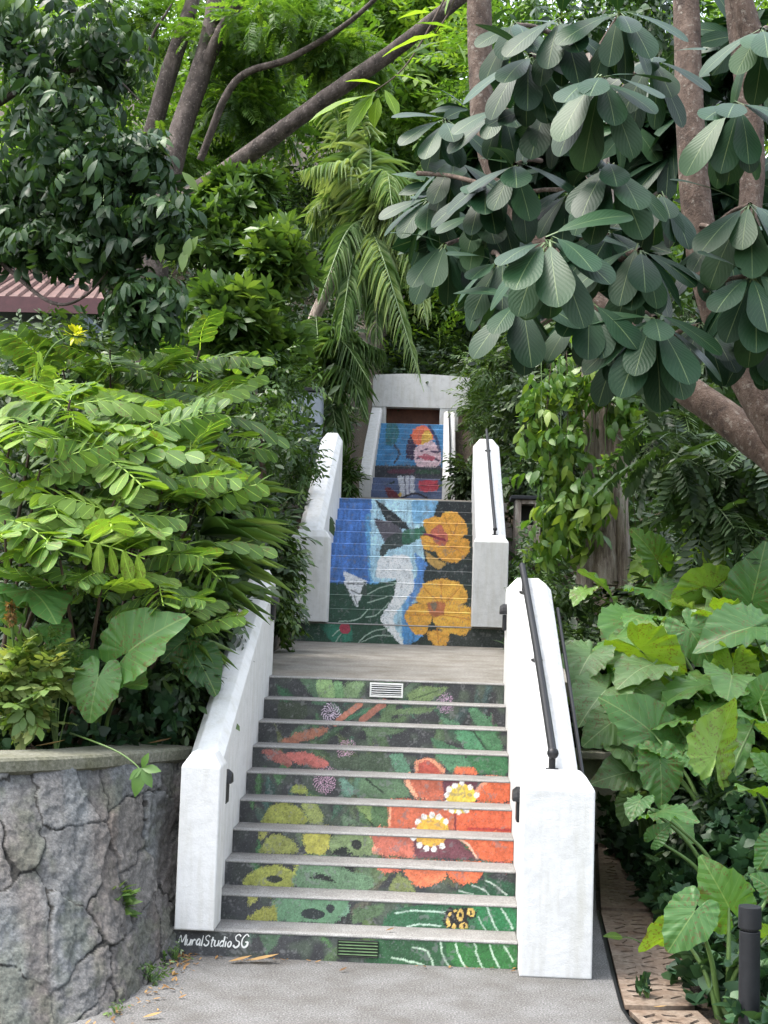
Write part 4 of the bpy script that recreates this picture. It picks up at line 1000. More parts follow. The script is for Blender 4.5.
# iron tree grates with slanted slots
def grate(label, corners, seed, nu_, nv_):
    """corners: near-left, near-right, far-right, far-left on the ground"""
    g = np.random.default_rng(seed)
    A, B_, C_, D_ = [np.array(c) for c in corners]
    q = lambda u, v: (A*(1-u)+B_*u)*(1-v)+(D_*(1-u)+C_*u)*v
    t = thing('tree_grate', label, 'tree grate', (*q(.5, .5), .0), 'rusty tree grates beside the front right pier')
    cu = bpy.data.curves.new('panel', 'CURVE'); cu.dimensions = '2D'; cu.fill_mode = 'BOTH'; cu.extrude = .012
    def poly(pts):
        s = cu.splines.new('POLY'); s.points.add(len(pts)-1); s.use_cyclic_u = True
        for p, w_ in zip(s.points, pts): p.co = (w_[0], w_[1], 0, 1)
    m_ = .012
    poly([q(m_, m_), q(1-m_, m_), q(1-m_, 1-m_), q(m_, 1-m_)])
    for i in range(nu_):
        for j in range(nv_):
            u, v = (i+.5)/nu_+g.uniform(-.02, .02), (j+.5)/nv_+g.uniform(-.01, .01)
            u = .09+u*.82; v = .05+v*.9
            a = g.choice([-.75, .6, -.4, .85, .3])+g.normal()*.15; wl, ll_ = np.linalg.norm(B_-A), np.linalg.norm(D_-A)
            l = .40*wl/nu_*g.uniform(.7, 1.1)
            dx, dy = math.cos(a)*l/wl, math.sin(a)*l/ll_
            ny = .027/ll_*g.uniform(.7, 1.25)
            poly([q(u-dx*.82, v-dy*.82-ny*.5), q(u+dx, v+dy-ny*.35), q(u+dx*.85, v+dy*.85+ny), q(u-dx, v-dy+ny*.7)])
    o = bpy.data.objects.new('tmp', cu); COL.objects.link(o); dg = bpy.context.evaluated_depsgraph_get()
    me = bpy.data.meshes.new_from_object(o.evaluated_get(dg)); bpy.data.objects.remove(o)
    me.transform(Matrix.Translation((0, 0, -.006))); me.materials.clear(); me.materials.append(RUST)
    link('panel', me, t)
    bm = bmesh.new(); v = [bm.verts.new((*q(a, b_), -.042)) for a, b_ in ((.01, .01), (.99, .01), (.99, .99), (.01, .99))]; bm.faces.new(v)
    bm_obj('pit', bm, BLACK, t)
    return t
grate('rusty tree grate farthest back, against the pale concrete wall', [(2.62, 1.78), (3.14, 1.80), (3.42, 4.7), (2.96, 4.7)], 3, 3, 20)
grate('rusty tree grate level with the front right pier', [(2.44, -.70), (2.84, -.66), (3.13, 1.76), (2.61, 1.74)], 5, 3, 17)
grate('pale worn tree grate at the bottom edge, nearest the bollard', [(2.66, -2.0), (3.0, -1.95), (2.84, -.70), (2.45, -.74)], 9, 3, 10)
# flat black strip standing in for the dark gap between path and grates
bm = bmesh.new(); e = [(2.585, 1.72), (2.465, .05), (2.44, -.3), (2.414, -.72), (2.426, -.95), (2.622, -2.0), (2.9, -3.2)]
for (x0, y0), (x1, y1) in zip(e, e[1:]):
    v = [bm.verts.new(p) for p in ((x0, y0, .006), (x0+.018, y0, .006), (x1+.018, y1, .006), (x1, y1, .006))]; bm.faces.new(v)
ed = bm_obj('gap_strip', bm, BLACK); tag(ed, kind='structure')
bm = bmesh.new(); e = [(2.47, .062), (2.30, .062), (2.30, 4.8), (2.95, 4.8), (2.585, 1.75)]
v = [bm.verts.new((x, y, -.001)) for x, y in e]; bm.faces.new(v); tag(bm_obj('path_margin', bm, PATHM), kind='structure')
# ================================================================== VEGETATION
UP = np.array([0, 0, 1.])
g3 = np.random.default_rng(33)
LEAF2 = leaf_tpl(1, .42, 2, .12, .15)
LEAF3 = leaf_tpl(1, .40, 3, .14, .2)
LEAF4 = leaf_tpl(1, .40, 4, .16, .25)
NARROW = leaf_tpl(1, .24, 3, .12, .25)
OVAL = leaf_tpl(1, .52, 4, .10, .12, .5, .2, .2)
TW_FINE = [twig_tpl(LEAF2, 9, 1., .30, 60, .2, s) for s in range(4)]
TW_MID = [twig_tpl(LEAF3, 8, 1., .38, 55, .4, s+10) for s in range(4)]
TW_DROOP = [twig_tpl(leaf_tpl(1, .42, 4, .12, .35), 8, 1., .55, 60, .9, s+20) for s in range(4)]
WHORL = [whorl_tpl(leaf_tpl(1, .34, 3, .14, .2, .62), 9, 1., 12, s+30, .3) for s in range(4)]
FERNY = [pinnate_tpl(leaf_tpl(1, .36, 2, .05, .1), 10, 1., .26, .35, s+40) for s in range(3)]

def spread(bag, tpls, pts, dirs, size, g=g3, sag=.3, jit=.6, up=UP, t0=.5, tv=.16, dark=None):
    """sprays at the points, growing outwards with some sag"""
    n = len(pts); d = dirs+g.normal(size=(n, 3))*jit; d[:, 2] -= sag; d /= np.linalg.norm(d, axis=1)[:, None]
    nn = up+g.normal(size=(n, 3))*.35
    which = g.integers(0, len(tpls), n); sc = size*g.uniform(.7, 1.25, n); t = t0+g.normal(size=n)*tv
    for k, tp in enumerate(tpls):
        m = which == k
        if m.any(): bag.scatter(tp, pts[m], frame(d[m], nn[m]), sc[m], t[m])
def crown(bag, tpls, blobs, size, per, g=g3, shell=.45, **kw):
    """blobs: (px, py, depth, half width px, half height px, half depth m); per = sprays per blob"""
    for (px, py, Y, rx, ry, rd) in blobs:
        c = at(px, py, Y); k = mpp(Y)
        # lumps inside the blob make light and dark clumps with gaps between them
        sub, sd_ = clump_points(c, (rx*k*.72, rd*.72, ry*k*.72), 9, g, .2)
        for q in sub:
            f = g.uniform(.32, .55)
            p, d = clump_points(q, (rx*k*f, rd*f, ry*k*f), max(3, int(per/9)), g, shell)
            spread(bag, tpls, p, d, size, g, **dict(kw, t0=kw.get('t0', .5)+g.normal()*.10))
def tree(name, label, trunk_tubes, trunk_mat, crowns, leafm, group=None, rough_=.08, cat='tree'):
    base = trunk_tubes[0][0][0] if trunk_tubes else crowns[0]
    t = thing(name, label, cat, base, group)
    for i, (pts, rad) in enumerate(trunk_tubes):
        B = Bag(); B.tube(pts, rad, 14 if rad[0] > .1 else 7, rough_, i+len(label), n=max(14, len(pts)*9))
        B.build('trunk' if i == 0 else 'limb', trunk_mat, t)
    return t
def pts_px(L_): return [tuple(at(*q)) for q in L_]

# ---------------------------------------------------------------- far wood and the canopy behind
wood = Bag()
for k in range(130):
    px, py, Y = g3.uniform(-60, 830), g3.uniform(-70, 430), g3.uniform(27, 40)
    crown(wood, TW_FINE, [(px, py, Y, 75, 60, 2.0)], 1.1, 80, t0=g3.uniform(.25, .75), sag=.2)
tag(wood.build('treeline', L_BACK), kind='stuff')

def canopy(label, blobs, size, per, leafm, trunk, tm=BARK_DARK, tpls=TW_FINE, group='canopy trees on the slope behind', name='canopy_tree', **kw):
    t = tree(name, label, trunk, tm, None, leafm, group)
    B = Bag(); crown(B, tpls, blobs, size, per, **kw); B.build('crown', leafm, t)
    return t
canopy('tall bright green tree whose fine leaves fill the top centre', [(300, 60, 30, 90, 60, 2), (390, 110, 31, 70, 70, 2), (430, 40, 30, 70, 60, 2), (250, 20, 29, 70, 50, 2), (350, 10, 29, 80, 40, 2), (410, 200, 32, 60, 70, 2), (440, 280, 33, 60, 60, 2)], .85, 480, L_BACK,
       [(pts_px([(420, 400, 32), (415, 250, 32), (400, 90, 31)]), [.22, .16, .08])], t0=.55, sag=.2)
canopy('shaded fine-leaved tree behind the forked trunk at upper left', [(90, 60, 20, 110, 80, 2), (200, 130, 20, 70, 70, 1.6), (30, 180, 20, 90, 90, 2), (110, 210, 20, 70, 60, 1.6), (250, 90, 20, 60, 60, 1.5)], .6, 420, L_BACK,
       [(pts_px([(70, 420, 20), (75, 250, 20), (80, 90, 20)]), [.2, .15, .08])], t0=.33, sag=.2)
canopy('light green tree glimpsed between the dark umbrella leaves at right', [(520, 60, 18, 80, 80, 2), (640, 40, 18, 90, 70, 2), (740, 90, 18, 70, 90, 2), (560, 200, 18, 90, 80, 2), (690, 260, 18, 80, 70, 2), (480, 250, 18, 70, 70, 2)], .55, 330, L_BACK,
       [(pts_px([(660, 560, 18), (655, 300, 18), (650, 90, 18)]), [.2, .15, .08])], t0=.36, sag=.2)
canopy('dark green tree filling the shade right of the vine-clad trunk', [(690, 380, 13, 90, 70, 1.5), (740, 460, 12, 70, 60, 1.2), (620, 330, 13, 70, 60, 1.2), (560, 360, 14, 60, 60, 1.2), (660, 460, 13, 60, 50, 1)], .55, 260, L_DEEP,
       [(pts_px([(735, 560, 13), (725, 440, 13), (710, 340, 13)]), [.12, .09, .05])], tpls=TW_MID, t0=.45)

# ---------------------------------------------------------------- the forked tree, upper left
fork = tree('forked_tree', 'brown forked tree with a long limb reaching up to the right', [
    (pts_px([(146, 420, 8.5), (148, 330, 8.5), (152, 262, 8.5), (158, 212, 8.6)]), [.26, .235, .22, .20]),
    (pts_px([(152, 222, 8.6), (205, 186, 8.4), (268, 140, 8.1), (330, 95, 7.9), (395, 50, 7.7), (470, -10, 7.5)]), [.16, .13, .12, .105, .095, .08]),
    (pts_px([(158, 225, 8.7), (178, 140, 8.8), (200, 75, 8.9), (214, 20, 9), (222, -60, 9.1)]), [.17, .16, .15, .14, .12]),
    (pts_px([(150, 140, 9.3), (164, 90, 9.3), (180, 40, 9.4), (196, -10, 9.5)]), [.13, .125, .11, .09]),
    (pts_px([(204, 70, 8.9), (222, 30, 8.7), (246, -10, 8.5)]), [.10, .085, .07]),
    (pts_px([(200, 160, 8.5), (235, 82, 8.2), (290, 58, 8), (345, 25, 7.8), (385, -10, 7.6)]), [.05, .048, .045, .035, .03]),
    (pts_px([(148, 60, 9.2), (153, 35, 9), (165, 15, 9), (172, 4, 9)]), [.022, .02, .018, .014])], BARK_DARK, None, L_BACK)
B = Bag()
crown(B, FERNY, [(235, 40, 9.5, 75, 45, 1.0), (300, 20, 8.5, 80, 30, 1.0), (345, 60, 8.6, 40, 25, .6), (140, 20, 9.8, 60, 40, 1.0), (255, 110, 9.4, 50, 30, .7), (180, 170, 9.6, 60, 40, .6)], .34, 260, t0=.42, sag=.35)
B.build('crown', L_BACK, fork)

# ---------------------------------------------------------------- near dark-leaved tree at the upper left
near = tree('shade_tree', 'dark tree with large drooping leaves hanging over the red roof', [
    (pts_px([(-60, 430, 3.4), (-45, 260, 3.3), (-20, 90, 3.2), (10, -60, 3.2)]), [.14, .12, .10, .08]),
    (pts_px([(-40, 250, 3.5), (30, 200, 3.4), (95, 160, 3.1), (150, 170, 2.9)]), [.05, .03, .02, .008]),
    (pts_px([(-30, 120, 3.4), (40, 80, 3.3), (100, 70, 3.1), (140, 100, 3.0)]), [.045, .025, .015, .006]),
    (pts_px([(0, 262, 3.3), (50, 302, 2.9), (85, 296, 2.7), (115, 262, 2.6)]), [.02, .016, .012, .006])], BARK_DARK, None, L_DARK)
B = Bag()
crown(B, TW_DROOP, [(20, 40, 3.2, 75, 60, .6), (60, 120, 2.9, 75, 60, .6), (95, 165, 2.6, 50, 50, .5), (100, 232, 2.6, 36, 30, .45), (25, 190, 3.2, 60, 60, .5), (60, 234, 3.0, 55, 22, .4), (140, 150, 2.6, 24, 34, .35), (165, 215, 2.6, 22, 22, .3), (152, 296, 2.5, 28, 30, .25), (10, 226, 3.3, 40, 22, .4), (100, 40, 3.1, 50, 45, .5)], .23, 135, t0=.5, sag=1.0, jit=.5, tv=.2)
B.build('crown', L_DARK, near)
B = Bag(); p = np.array([at(*q) for q in [(185, 250, 2.4), (190, 238, 2.4), (198, 236, 2.4), (160, 238, 2.4), (148, 200, 2.5), (182, 172, 2.4), (112, 240, 2.5)]])
B.scatter(leaf_tpl(1, .42, 4, .12, .3), p, frame(np.stack([g3.normal(size=7)*.5, -.3+g3.normal(size=7)*.2, -np.ones(7)], 1), (0, -1, .6)), .2, .9); B.build('young_leaves', L_SHRUB, near)

# ---------------------------------------------------------------- shrubs in the middle, left of the palm
def shrub(label, blobs, size, per, leafm=L_SHRUB, tpls=WHORL, trunk=None, name='shrub', group='shrubs on the bank beside the stairs', cat='shrub', **kw):
    px, py, Y = blobs[0][:3]
    c = at(px, py, Y); zb = float(H(c[0], c[1]))
    stem = trunk or [([(c[0], c[1], zb-.1), (c[0]+.05, c[1], (zb+c[2])/2), (c[0]-.03, c[1], c[2])], [.06, .05, .02])]
    t = tree(name, label, stem, STEM_BROWN, None, leafm, group, cat=cat)
    B = Bag(); crown(B, tpls, blobs, size, per, **kw); B.build('foliage', leafm, t)
    return t
shrub('tall shrub with whorled glossy leaves in front of the palm', [(250, 330, 7, 60, 60, .9), (215, 250, 7.4, 55, 55, .8), (270, 265, 7.4, 40, 50, .8), (232, 200, 7.8, 50, 36, .8), (278, 350, 7, 32, 50, .6)], .21, 270, t0=.5, sag=-.1, jit=.7)
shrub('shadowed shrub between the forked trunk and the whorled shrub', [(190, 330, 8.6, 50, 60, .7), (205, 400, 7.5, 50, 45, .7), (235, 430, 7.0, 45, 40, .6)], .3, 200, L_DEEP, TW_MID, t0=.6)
shrub('small shrub with narrow leaves above the left parapet of the hummingbird flight', [(262, 420, 5.5, 35, 45, .5), (285, 385, 6.5, 30, 40, .5), (300, 455, 7.5, 18, 35, .4), (280, 565, 4.4, 9, 40, .25), (284, 610, 5.4, 8, 36, .2)], .2, 150, L_SHRUB, TW_MID, t0=.38)
shrub('feathery grey-green shrub at the left parapet of the parrot flight', [(334, 425, 14.5, 20, 36, .6), (340, 478, 14, 10, 22, .4)], .34, 200, L_SHRUB, [twig_tpl(NARROW, 10, 1., .36, 45, .3, s+60) for s in range(3)], t0=.42)
shrub('fine-leaved bush crossing in front of the gateway at right', [(488, 378, 15, 32, 34, .8), (484, 412, 14.5, 14, 24, .5), (494, 420, 14, 26, 40, .7), (500, 360, 14, 40, 40, .8)], .3, 230, L_SHRUB, [twig_tpl(NARROW, 10, 1., .36, 50, .25, s+70) for s in range(3)], t0=.5)
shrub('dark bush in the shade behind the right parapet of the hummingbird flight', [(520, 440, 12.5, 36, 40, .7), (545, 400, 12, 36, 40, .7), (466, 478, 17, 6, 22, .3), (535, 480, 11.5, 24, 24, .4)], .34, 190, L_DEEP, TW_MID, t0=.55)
shrub('low leafy bush at the foot of the weathered block', [(535, 560, 8.3, 26, 30, .4), (560, 590, 6.5, 34, 24, .4), (525, 585, 7.6, 16, 20, .3)], .24, 120, L_SHRUB, TW_MID, t0=.3)
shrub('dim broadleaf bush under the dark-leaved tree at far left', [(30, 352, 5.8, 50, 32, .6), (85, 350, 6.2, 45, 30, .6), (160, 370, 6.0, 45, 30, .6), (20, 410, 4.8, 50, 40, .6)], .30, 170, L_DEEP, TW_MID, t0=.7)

# ---------------------------------------------------------------- palms
def frond_arrays(bag, base, mid, tip, nl, ll, g, hang=1.0, wid=.035, tint=.5):
    """a feather frond: rachis through three points, paired hanging leaflets"""
    P = spline([base, mid, tip], nl+4); P, t = frames(P)
    bag.tube([base, mid, tip], [.024, .016, .005], 5, n=14, tint=.7)
    lt = leaf_tpl(1, 1, 4, .25, .0, .3, .02, .25)
    for s in (-1, 1):
        f = np.linspace(0, 1, len(P))[3:]; p = P[3:]; tt = t[3:]
        side = np.cross(tt, UP); side /= np.linalg.norm(side, axis=1)[:, None]+1e-6
        d = side*s*.75+tt*(.45+.35*f[:, None])-UP*hang*g.uniform(.35, 1.0, (len(p), 1))+g.normal(size=p.shape)*.10
        L_ = ll*np.sin(np.clip(.18+.85*f, 0, 1)*PI)**.6*g.uniform(.82, 1.1, len(p))
        V, Q, U, T = lt
        V = V.copy(); V[:, 0] *= wid/ll; V[:, 2] -= .28*V[:, 1]**2
        bag.scatter((V, Q, U, T), p, frame(d, UP+tt*.3), L_, tint+g.normal(size=len(p))*.18)
def palm(label, crown_pt, fronds, nl, ll, trunk, wid, group='palms above the hummingbird flight', hang=1., tint=.5):
    g = np.random.default_rng(len(label))
    t = thing('palm', label, 'palm', trunk[0], group)
    B = Bag(); B.tube(trunk, [.14, .11, .10], 12, .08, 2, n=24); B.build('trunk', BARK_GREY, t)
    for (m, e, tn) in fronds:
        B = Bag(); frond_arrays(B, np.array(crown_pt), np.array(at(*m)), np.array(at(*e)), nl, ll, g, hang, wid, tn+(.08 if nl > 50 else 0))
        B.build('frond', L_PALM, t)
    return t
C1 = at(366, 218, 13.5)
palm('feather palm with long sunlit fronds drooping in front of the gateway', C1, [
    ((350, 165, 13.2), (296, 172, 12.8), .75), ((385, 172, 13.0), (392, 205, 12.2), .5), ((400, 205, 13.0), (436, 272, 12.4), .85), ((408, 235, 12.8), (428, 330, 12.2), .8), ((404, 190, 13.2), (446, 225, 12.8), .7),
    ((385, 265, 12.5), (424, 392, 11.8), .62), ((345, 235, 13), (318, 305, 12.4), .35), ((352, 262, 12.8), (338, 350, 12.3), .35), ((340, 190, 13.8), (305, 215, 13.4), .7), ((370, 150, 14), (352, 100, 13.6), .6),
    ((330, 200, 14), (300, 250, 13.8), .4), ((376, 260, 13), (376, 350, 12.6), .45), ((350, 150, 14.2), (318, 80, 14), .62), ((400, 190, 14), (425, 160, 14), .5)], 58, .72,
    [(C1[0]-1.5, C1[1]+.3, float(H(C1[0]-2.2, C1[1]))-1.2), (C1[0]-.9, C1[1]+.2, C1[2]-1.9), (C1[0], C1[1], C1[2]-.1)], .034, hang=.85)
C2 = at(318, 385, 13.0)
palm('lower greyish palm with feathery fronds left of the gateway', C2, [
    ((338, 340, 12.6), (372, 385, 12.2), .45), ((345, 370, 12.5), (368, 420, 12.2), .42), ((300, 345, 12.8), (280, 372, 12.6), .3), ((330, 335, 13), (352, 330, 12.9), .4), ((330, 400, 12.6), (340, 450, 12.4), .4), ((306, 400, 12.6), (292, 440, 12.4), .35), ((318, 345, 13), (316, 315, 13.2), .3), ((350, 345, 13), (385, 350, 12.8), .35)], 40, .75,
    [(C2[0]-.3, C2[1], C2[2]-2.2), (C2[0]-.1, C2[1], C2[2]-1.), (C2[0], C2[1], C2[2]-.05)], .028, hang=.7)

# ---------------------------------------------------------------- strap-leaved clump over the left parapet
def strap_clump(label, stems, blade, wid, g, group):
    c = stems[0][0]
    t = thing('strap_palm', label, 'palm', (c[0], c[1], float(H(c[0], c[1]))), group)
    for (base, top, n, aim) in stems:
        B = Bag(); B.tube([base, (np.array(base)+np.array(top))/2+g.normal(size=3)*.03, top], [.012, .009, .007], 6, n=8); B.build('cane', STEM_GREEN, t)
        B = Bag(); a = np.linspace(-1.25, 1.25, n)+g.normal(size=n)*.08
        aim_ = np.array(aim)/np.linalg.norm(aim); side = np.cross(aim_, UP); side /= np.linalg.norm(side)
        d = np.cos(a)[:, None]*aim_+np.sin(a)[:, None]*side*1.1; d[:, 2] += g.normal(size=n)*.12-.05
        V, Q, U, T = leaf_tpl(1, 1, 6, .25, .0, .35, .02, .18)
        V = V.copy(); V[:, 0] *= wid/blade; V[:, 2] -= .22*V[:, 1]**2
        B.scatter((V, Q, U, T), np.tile(top, (n, 1)), frame(d, UP+g.normal(size=(n, 3))*.2), blade*g.uniform(.75, 1.15, n), .5+g.normal(size=n)*.2)
        B.build('leaf_fan', L_STRAP, t)
    return t
gs = np.random.default_rng(5)
def stems_from(lst): return [(tuple(np.array([at(tx, ty, Y)[0]-.12*gs.uniform(.3, 2), Y+gs.uniform(0, .4), float(H(-.9, Y))-.05])), tuple(at(tx, ty, Y)), n, aim) for tx, ty, Y, n, aim in lst]
strap_clump('arching clump of long pointed strap leaves lying over the white parapet', stems_from([
    (200, 535, 2.0, 11, (1, -.15, .35)), (208, 565, 1.9, 11, (1, -.2, .12)), (205, 510, 2.4, 10, (1, 0, .4)), (180, 595, 1.5, 9, (.9, -.4, .0)), (222, 535, 2.5, 11, (1, .1, .25)), (190, 560, 1.7, 10, (.8, -.5, .25)), (225, 500, 3.0, 9, (1, 0, .35)), (165, 610, 1.3, 8, (.6, -.7, -.1)), (205, 590, 1.8, 9, (1, -.1, .0))]), .66, .034, gs, 'strap-leaved clumps in the raised bed')
strap_clump('smaller strap-leaved clump just above the white coping at the lower left pier', stems_from([
    (188, 645, .95, 8, (1, -.2, -.1)), (178, 625, 1.0, 7, (.8, -.5, 0)), (198, 612, 1.4, 8, (1, 0, .0))]), .38, .026, gs, 'strap-leaved clumps in the raised bed')

# ---------------------------------------------------------------- senna shrubs over the stone wall
SLEAF = leaf_tpl(1, .62, 5, .07, .16, .55, .2, .2, blunt=True)
SENNA = [pinnate_tpl(SLEAF, p_, 1., .285, dr, 80+s, hang=.12) for s, (p_, dr) in enumerate([(6, .40), (6, .26), (5, .5), (7, .30)])]
def senna(label, tips, size, base, g, flower=None, tint=.5, tv=.13):
    b = np.array(base); t = thing('senna_shrub', label, 'shrub', base, 'senna shrubs in the raised bed')
    F = Bag()
    for i, (px, py, Y, n) in enumerate(tips):
        tip = at(px, py, Y)
        mid = b*.45+tip*.55+np.array([g.normal()*.08, g.normal()*.08, -.10]); mid[:2] = b[:2]*.5+tip[:2]*.5+g.normal(size=2)*.06
        B = Bag(); B.tube([tuple(b+np.array([g.normal()*.03, g.normal()*.03, 0])), tuple(mid), tuple(tip)], [.022, .015, .008], 7, .05, i, n=14); B.build('stem', STEM_BROWN, t)
        az = g.uniform(0, 2*PI)+np.arange(n)*2.4; el = g.uniform(-.15, .75, n)
        d = np.stack([np.cos(az)*np.cos(el), np.sin(az)*np.cos(el), np.sin(el)], 1)
        p = tip-UP*np.linspace(0, .22, n)[:, None]*g.uniform(.6, 1.2)
        for k, tp in enumerate(SENNA):
            m = np.arange(n) % 4 == k
            if m.any(): F.scatter(tp, p[m], frame(d[m], UP+np.array([0, -.55, 0])+g.normal(size=(m.sum(), 3))*.3), size*.92*g.uniform(.7, 1.15, m.sum()), tint+g.normal(size=m.sum())*tv)
    F.build('foliage', L_SENNA, t)
    if flower:
        B = Bag(); pts = [at(*q) for q in flower]; B.tube(pts, [.007, .006, .005], 6, n=12); B.build('flower_stalk', STEM_GREEN, t)
        B = Bag(); tp = pts[-1]; q, d = clump_points(tp+np.array([.04, 0, .0]), (.05, .04, .045), 46, g, .2); B.scatter(OVAL, q, frame(d+UP*.4, UP), .05, .6+g.normal(size=46)*.2)
        B.build('flower_spike', L_YEL, t)
        B = Bag()
        for k in range(3): B.tube([tp+np.array([-.02-.03*k, 0, -.02*k]), tp+np.array([-.05-.04*k, 0, .06-.02*k])], [.006, .003], 5, n=4)
        B.build('bud', L_BREAD, t)
    return t
ge = np.random.default_rng(8)
bz = lambda x, y: (x, y, float(H(x, y))-.05)
senna('bright green senna shrub with a yellow flower spike, at the left edge', [(15, 420, .9, 9), (70, 400, 1.1, 9), (40, 470, .6, 9), (100, 450, .9, 8), (5, 520, .3, 8), (70, 520, .4, 8), (40, 385, 1.4, 8), (115, 500, .6, 7)], .62, bz(-1.75, .7), ge, [(30, 392, 1.2), (50, 350, 1.1), (70, 335, 1.0)], .62)
senna('large senna shrub whose layered leaves reach toward the strap leaves', [(150, 420, 1.8, 9), (190, 450, 2.0, 8), (165, 480, 1.5, 9), (120, 400, 2.2, 8), (198, 500, 1.9, 7), (140, 530, 1.0, 8), (190, 540, 1.4, 7), (180, 400, 2.6, 8)], .62, bz(-1.3, 2.0), ge, None, .52)
senna('darker senna shrub farther back under the forked tree', [(110, 350, 3.6, 8), (160, 365, 3.8, 8), (210, 395, 3.6, 8), (222, 440, 3.4, 8), (60, 355, 3.8, 8), (200, 350, 4.2, 7), (222, 480, 3.2, 6)], .66, bz(-1.6, 3.9), ge, None, .36)
senna('low senna with pale rounded leaflets above the elephant ears', [(105, 565, .25, 6), (160, 585, .5, 6), (60, 560, .2, 5), (185, 610, .8, 5)], .42, bz(-1.15, .75), ge, None, .5)

# ---------------------------------------------------------------- elephant ears
def ear_tpl(seed, wavy=.03, cup=.10, na=64, nr=9):
    """heart-shaped blade round the stalk joint: tip towards +y, two lobes behind"""
    g = np.random.default_rng(seed)
    th = np.linspace(-PI*.965, PI*.965, na); a = np.abs(th)/PI
    ro = np.interp(a, [0, .03, .10, .22, .36, .5, .62, .74, .86, .93, .965], [1.0, .90, .76, .63, .55, .50, .49, .53, .55, .44, .10])
    ro = ro*(1+.018*np.sin(th*21+g.uniform(0, 6))+.025*np.sin(th*9+g.uniform(0, 6)))
    V = []; U = []
    for i in range(nr+1):
        f = (i/nr)
        r = ro*max(f, .012)
        x = np.sin(th)*r; y = np.cos(th)*r
        z = cup*(np.abs(x)*1.0)+.02*f**2*np.sin(np.abs(th)*21+seed*2)-.30*np.maximum(y, 0)**2*1.0-.22*np.maximum(-y, 0)**1.5+wavy*f**3*np.sin(th*13+seed)*(.6+.4*np.sin(th*5))+.012*f*np.cos(th*26)
        V.append(np.stack([x, y, z], 1)); U.append(np.stack([x/.55, y], 1))
    V = np.vstack(V); U = np.vstack(U)
    i = np.arange(nr)[:, None]*na+np.arange(na-1)[None]
    Q = np.stack([i, i+na, i+na+1, i+1], -1).reshape(-1, 4)[:, ::-1]
    return V, Q, U, (g.random(len(V))-.5)*.04
EARS = [ear_tpl(s, wv, cp) for s, wv, cp in ((1, .05, .16), (2, .065, .05), (3, .04, .28), (4, .075, .12), (5, .055, -.05))]
def ear_plant(label, base, leaves, g, group, m=L_EAR, cat='plant'):
    """leaves: (junction px, py, tip px, py, depth, face, tint[, mat]); face: u up, c toward the camera, b underside to the camera, s side-on"""
    t = thing('elephant_ear', label, cat, base, group)
    b = np.array(base)
    for (jx, jy, tx, ty, Y, face, tint) in leaves:
        j = at(jx, jy, Y); e = at(tx, ty, Y); s = np.linalg.norm(e-j)
        ex = {'u': 1.5, 'c': 1.06, 'b': 1.1, 's': 1.12}[face]; L_ = s*ex; dep = math.sqrt(max(L_**2-s**2, 1e-6))
        d = (e-j)+np.array([0, -dep if face in 'uc' else dep, 0])
        n = {'u': np.array([g.normal()*.15, -.35, 1.]), 'c': np.array([g.normal()*.2, -1., .55]), 'b': np.array([g.normal()*.1, .75, .75]), 's': np.array([g.choice([-1, 1])*.9, -.2, .5])}[face]
        B = Bag(); B.scatter(EARS[g.integers(0, 5)], [j], frame(d, n), L_, tint)
        lf = B.build('leaf', m, t)
        low = b+np.array([g.normal()*.04, g.normal()*.04, 0])
        mid = low*.5+j*.5; mid[:2] = low[:2]*.62+j[:2]*.38; mid[2] = low[2]*.42+j[2]*.58
        B = Bag(); B.tube([tuple(low), tuple(mid), tuple(j-.004*UP)], [.020, .014, .007], 8, n=16, tint=.5); B.build('stalk', STEM_GREEN, lf)
    return t
gr = np.random.default_rng(21); GE = 'elephant ears in the right bed'; ZR = lambda x, y: float(H(x, y))-.04
ear_plant('elephant ear with a big pale heart leaf standing beside the vine-clad trunk', (3.75, 5.2, ZR(3.75, 5.2)), [(657, 560, 634, 526, 5.0, 'c', .55), (612, 598, 590, 560, 5.0, 's', .6), (585, 590, 570, 600, 5.0, 'u', .7), (690, 545, 720, 520, 5.2, 'b', .8), (655, 590, 690, 605, 4.6, 'u', .35), (630, 620, 600, 640, 4.4, 'u', .45)], gr, GE)
ear_plant('elephant ear with large grey-green leaves at the right edge', (4.55, 4.3, ZR(4.55, 4.3)), [(752, 600, 760, 545, 4.0, 'c', .35), (770, 560, 735, 535, 4.6, 'c', .4), (740, 540, 700, 515, 4.9, 'u', .55), (715, 560, 727, 527, 4.4, 'b', .95), (770, 640, 740, 665, 3.6, 'u', .4), (712, 590, 668, 620, 4.2, 'b', .8)], gr, GE)
ear_plant('elephant ear with bright yellow-green backlit leaves in the middle of the bed', (3.85, 3.4, ZR(3.85, 3.4)), [(690, 630, 715, 668, 3.1, 'c', .45), (640, 650, 690, 690, 2.8, 'b', .86), (720, 615, 762, 640, 3.2, 'b', .82), (610, 640, 655, 625, 3.3, 'u', .55), (650, 615, 620, 610, 3.6, 'u', .5), (735, 665, 770, 650, 3.0, 'b', .9), (700, 680, 735, 700, 2.8, 'u', .6)], gr, GE)
ear_plant('elephant ear spreading pale leaves over the concrete wall', (3.15, 2.5, ZR(3.2, 2.5)), [(592, 665, 625, 655, 2.8, 'u', .5), (590, 655, 568, 680, 2.6, 'u', .5), (606, 690, 574, 712, 2.3, 'u', .55), (615, 720, 580, 742, 2.0, 'c', .5), (630, 772, 590, 778, 1.9, 'c', .4), (640, 690, 675, 712, 2.4, 'c', .5), (632, 800, 622, 826, 1.8, 'b', .75), (622, 745, 648, 765, 2.0, 'u', .45), (650, 665, 612, 672, 2.5, 'u', .6)], gr, GE, L_EARP)
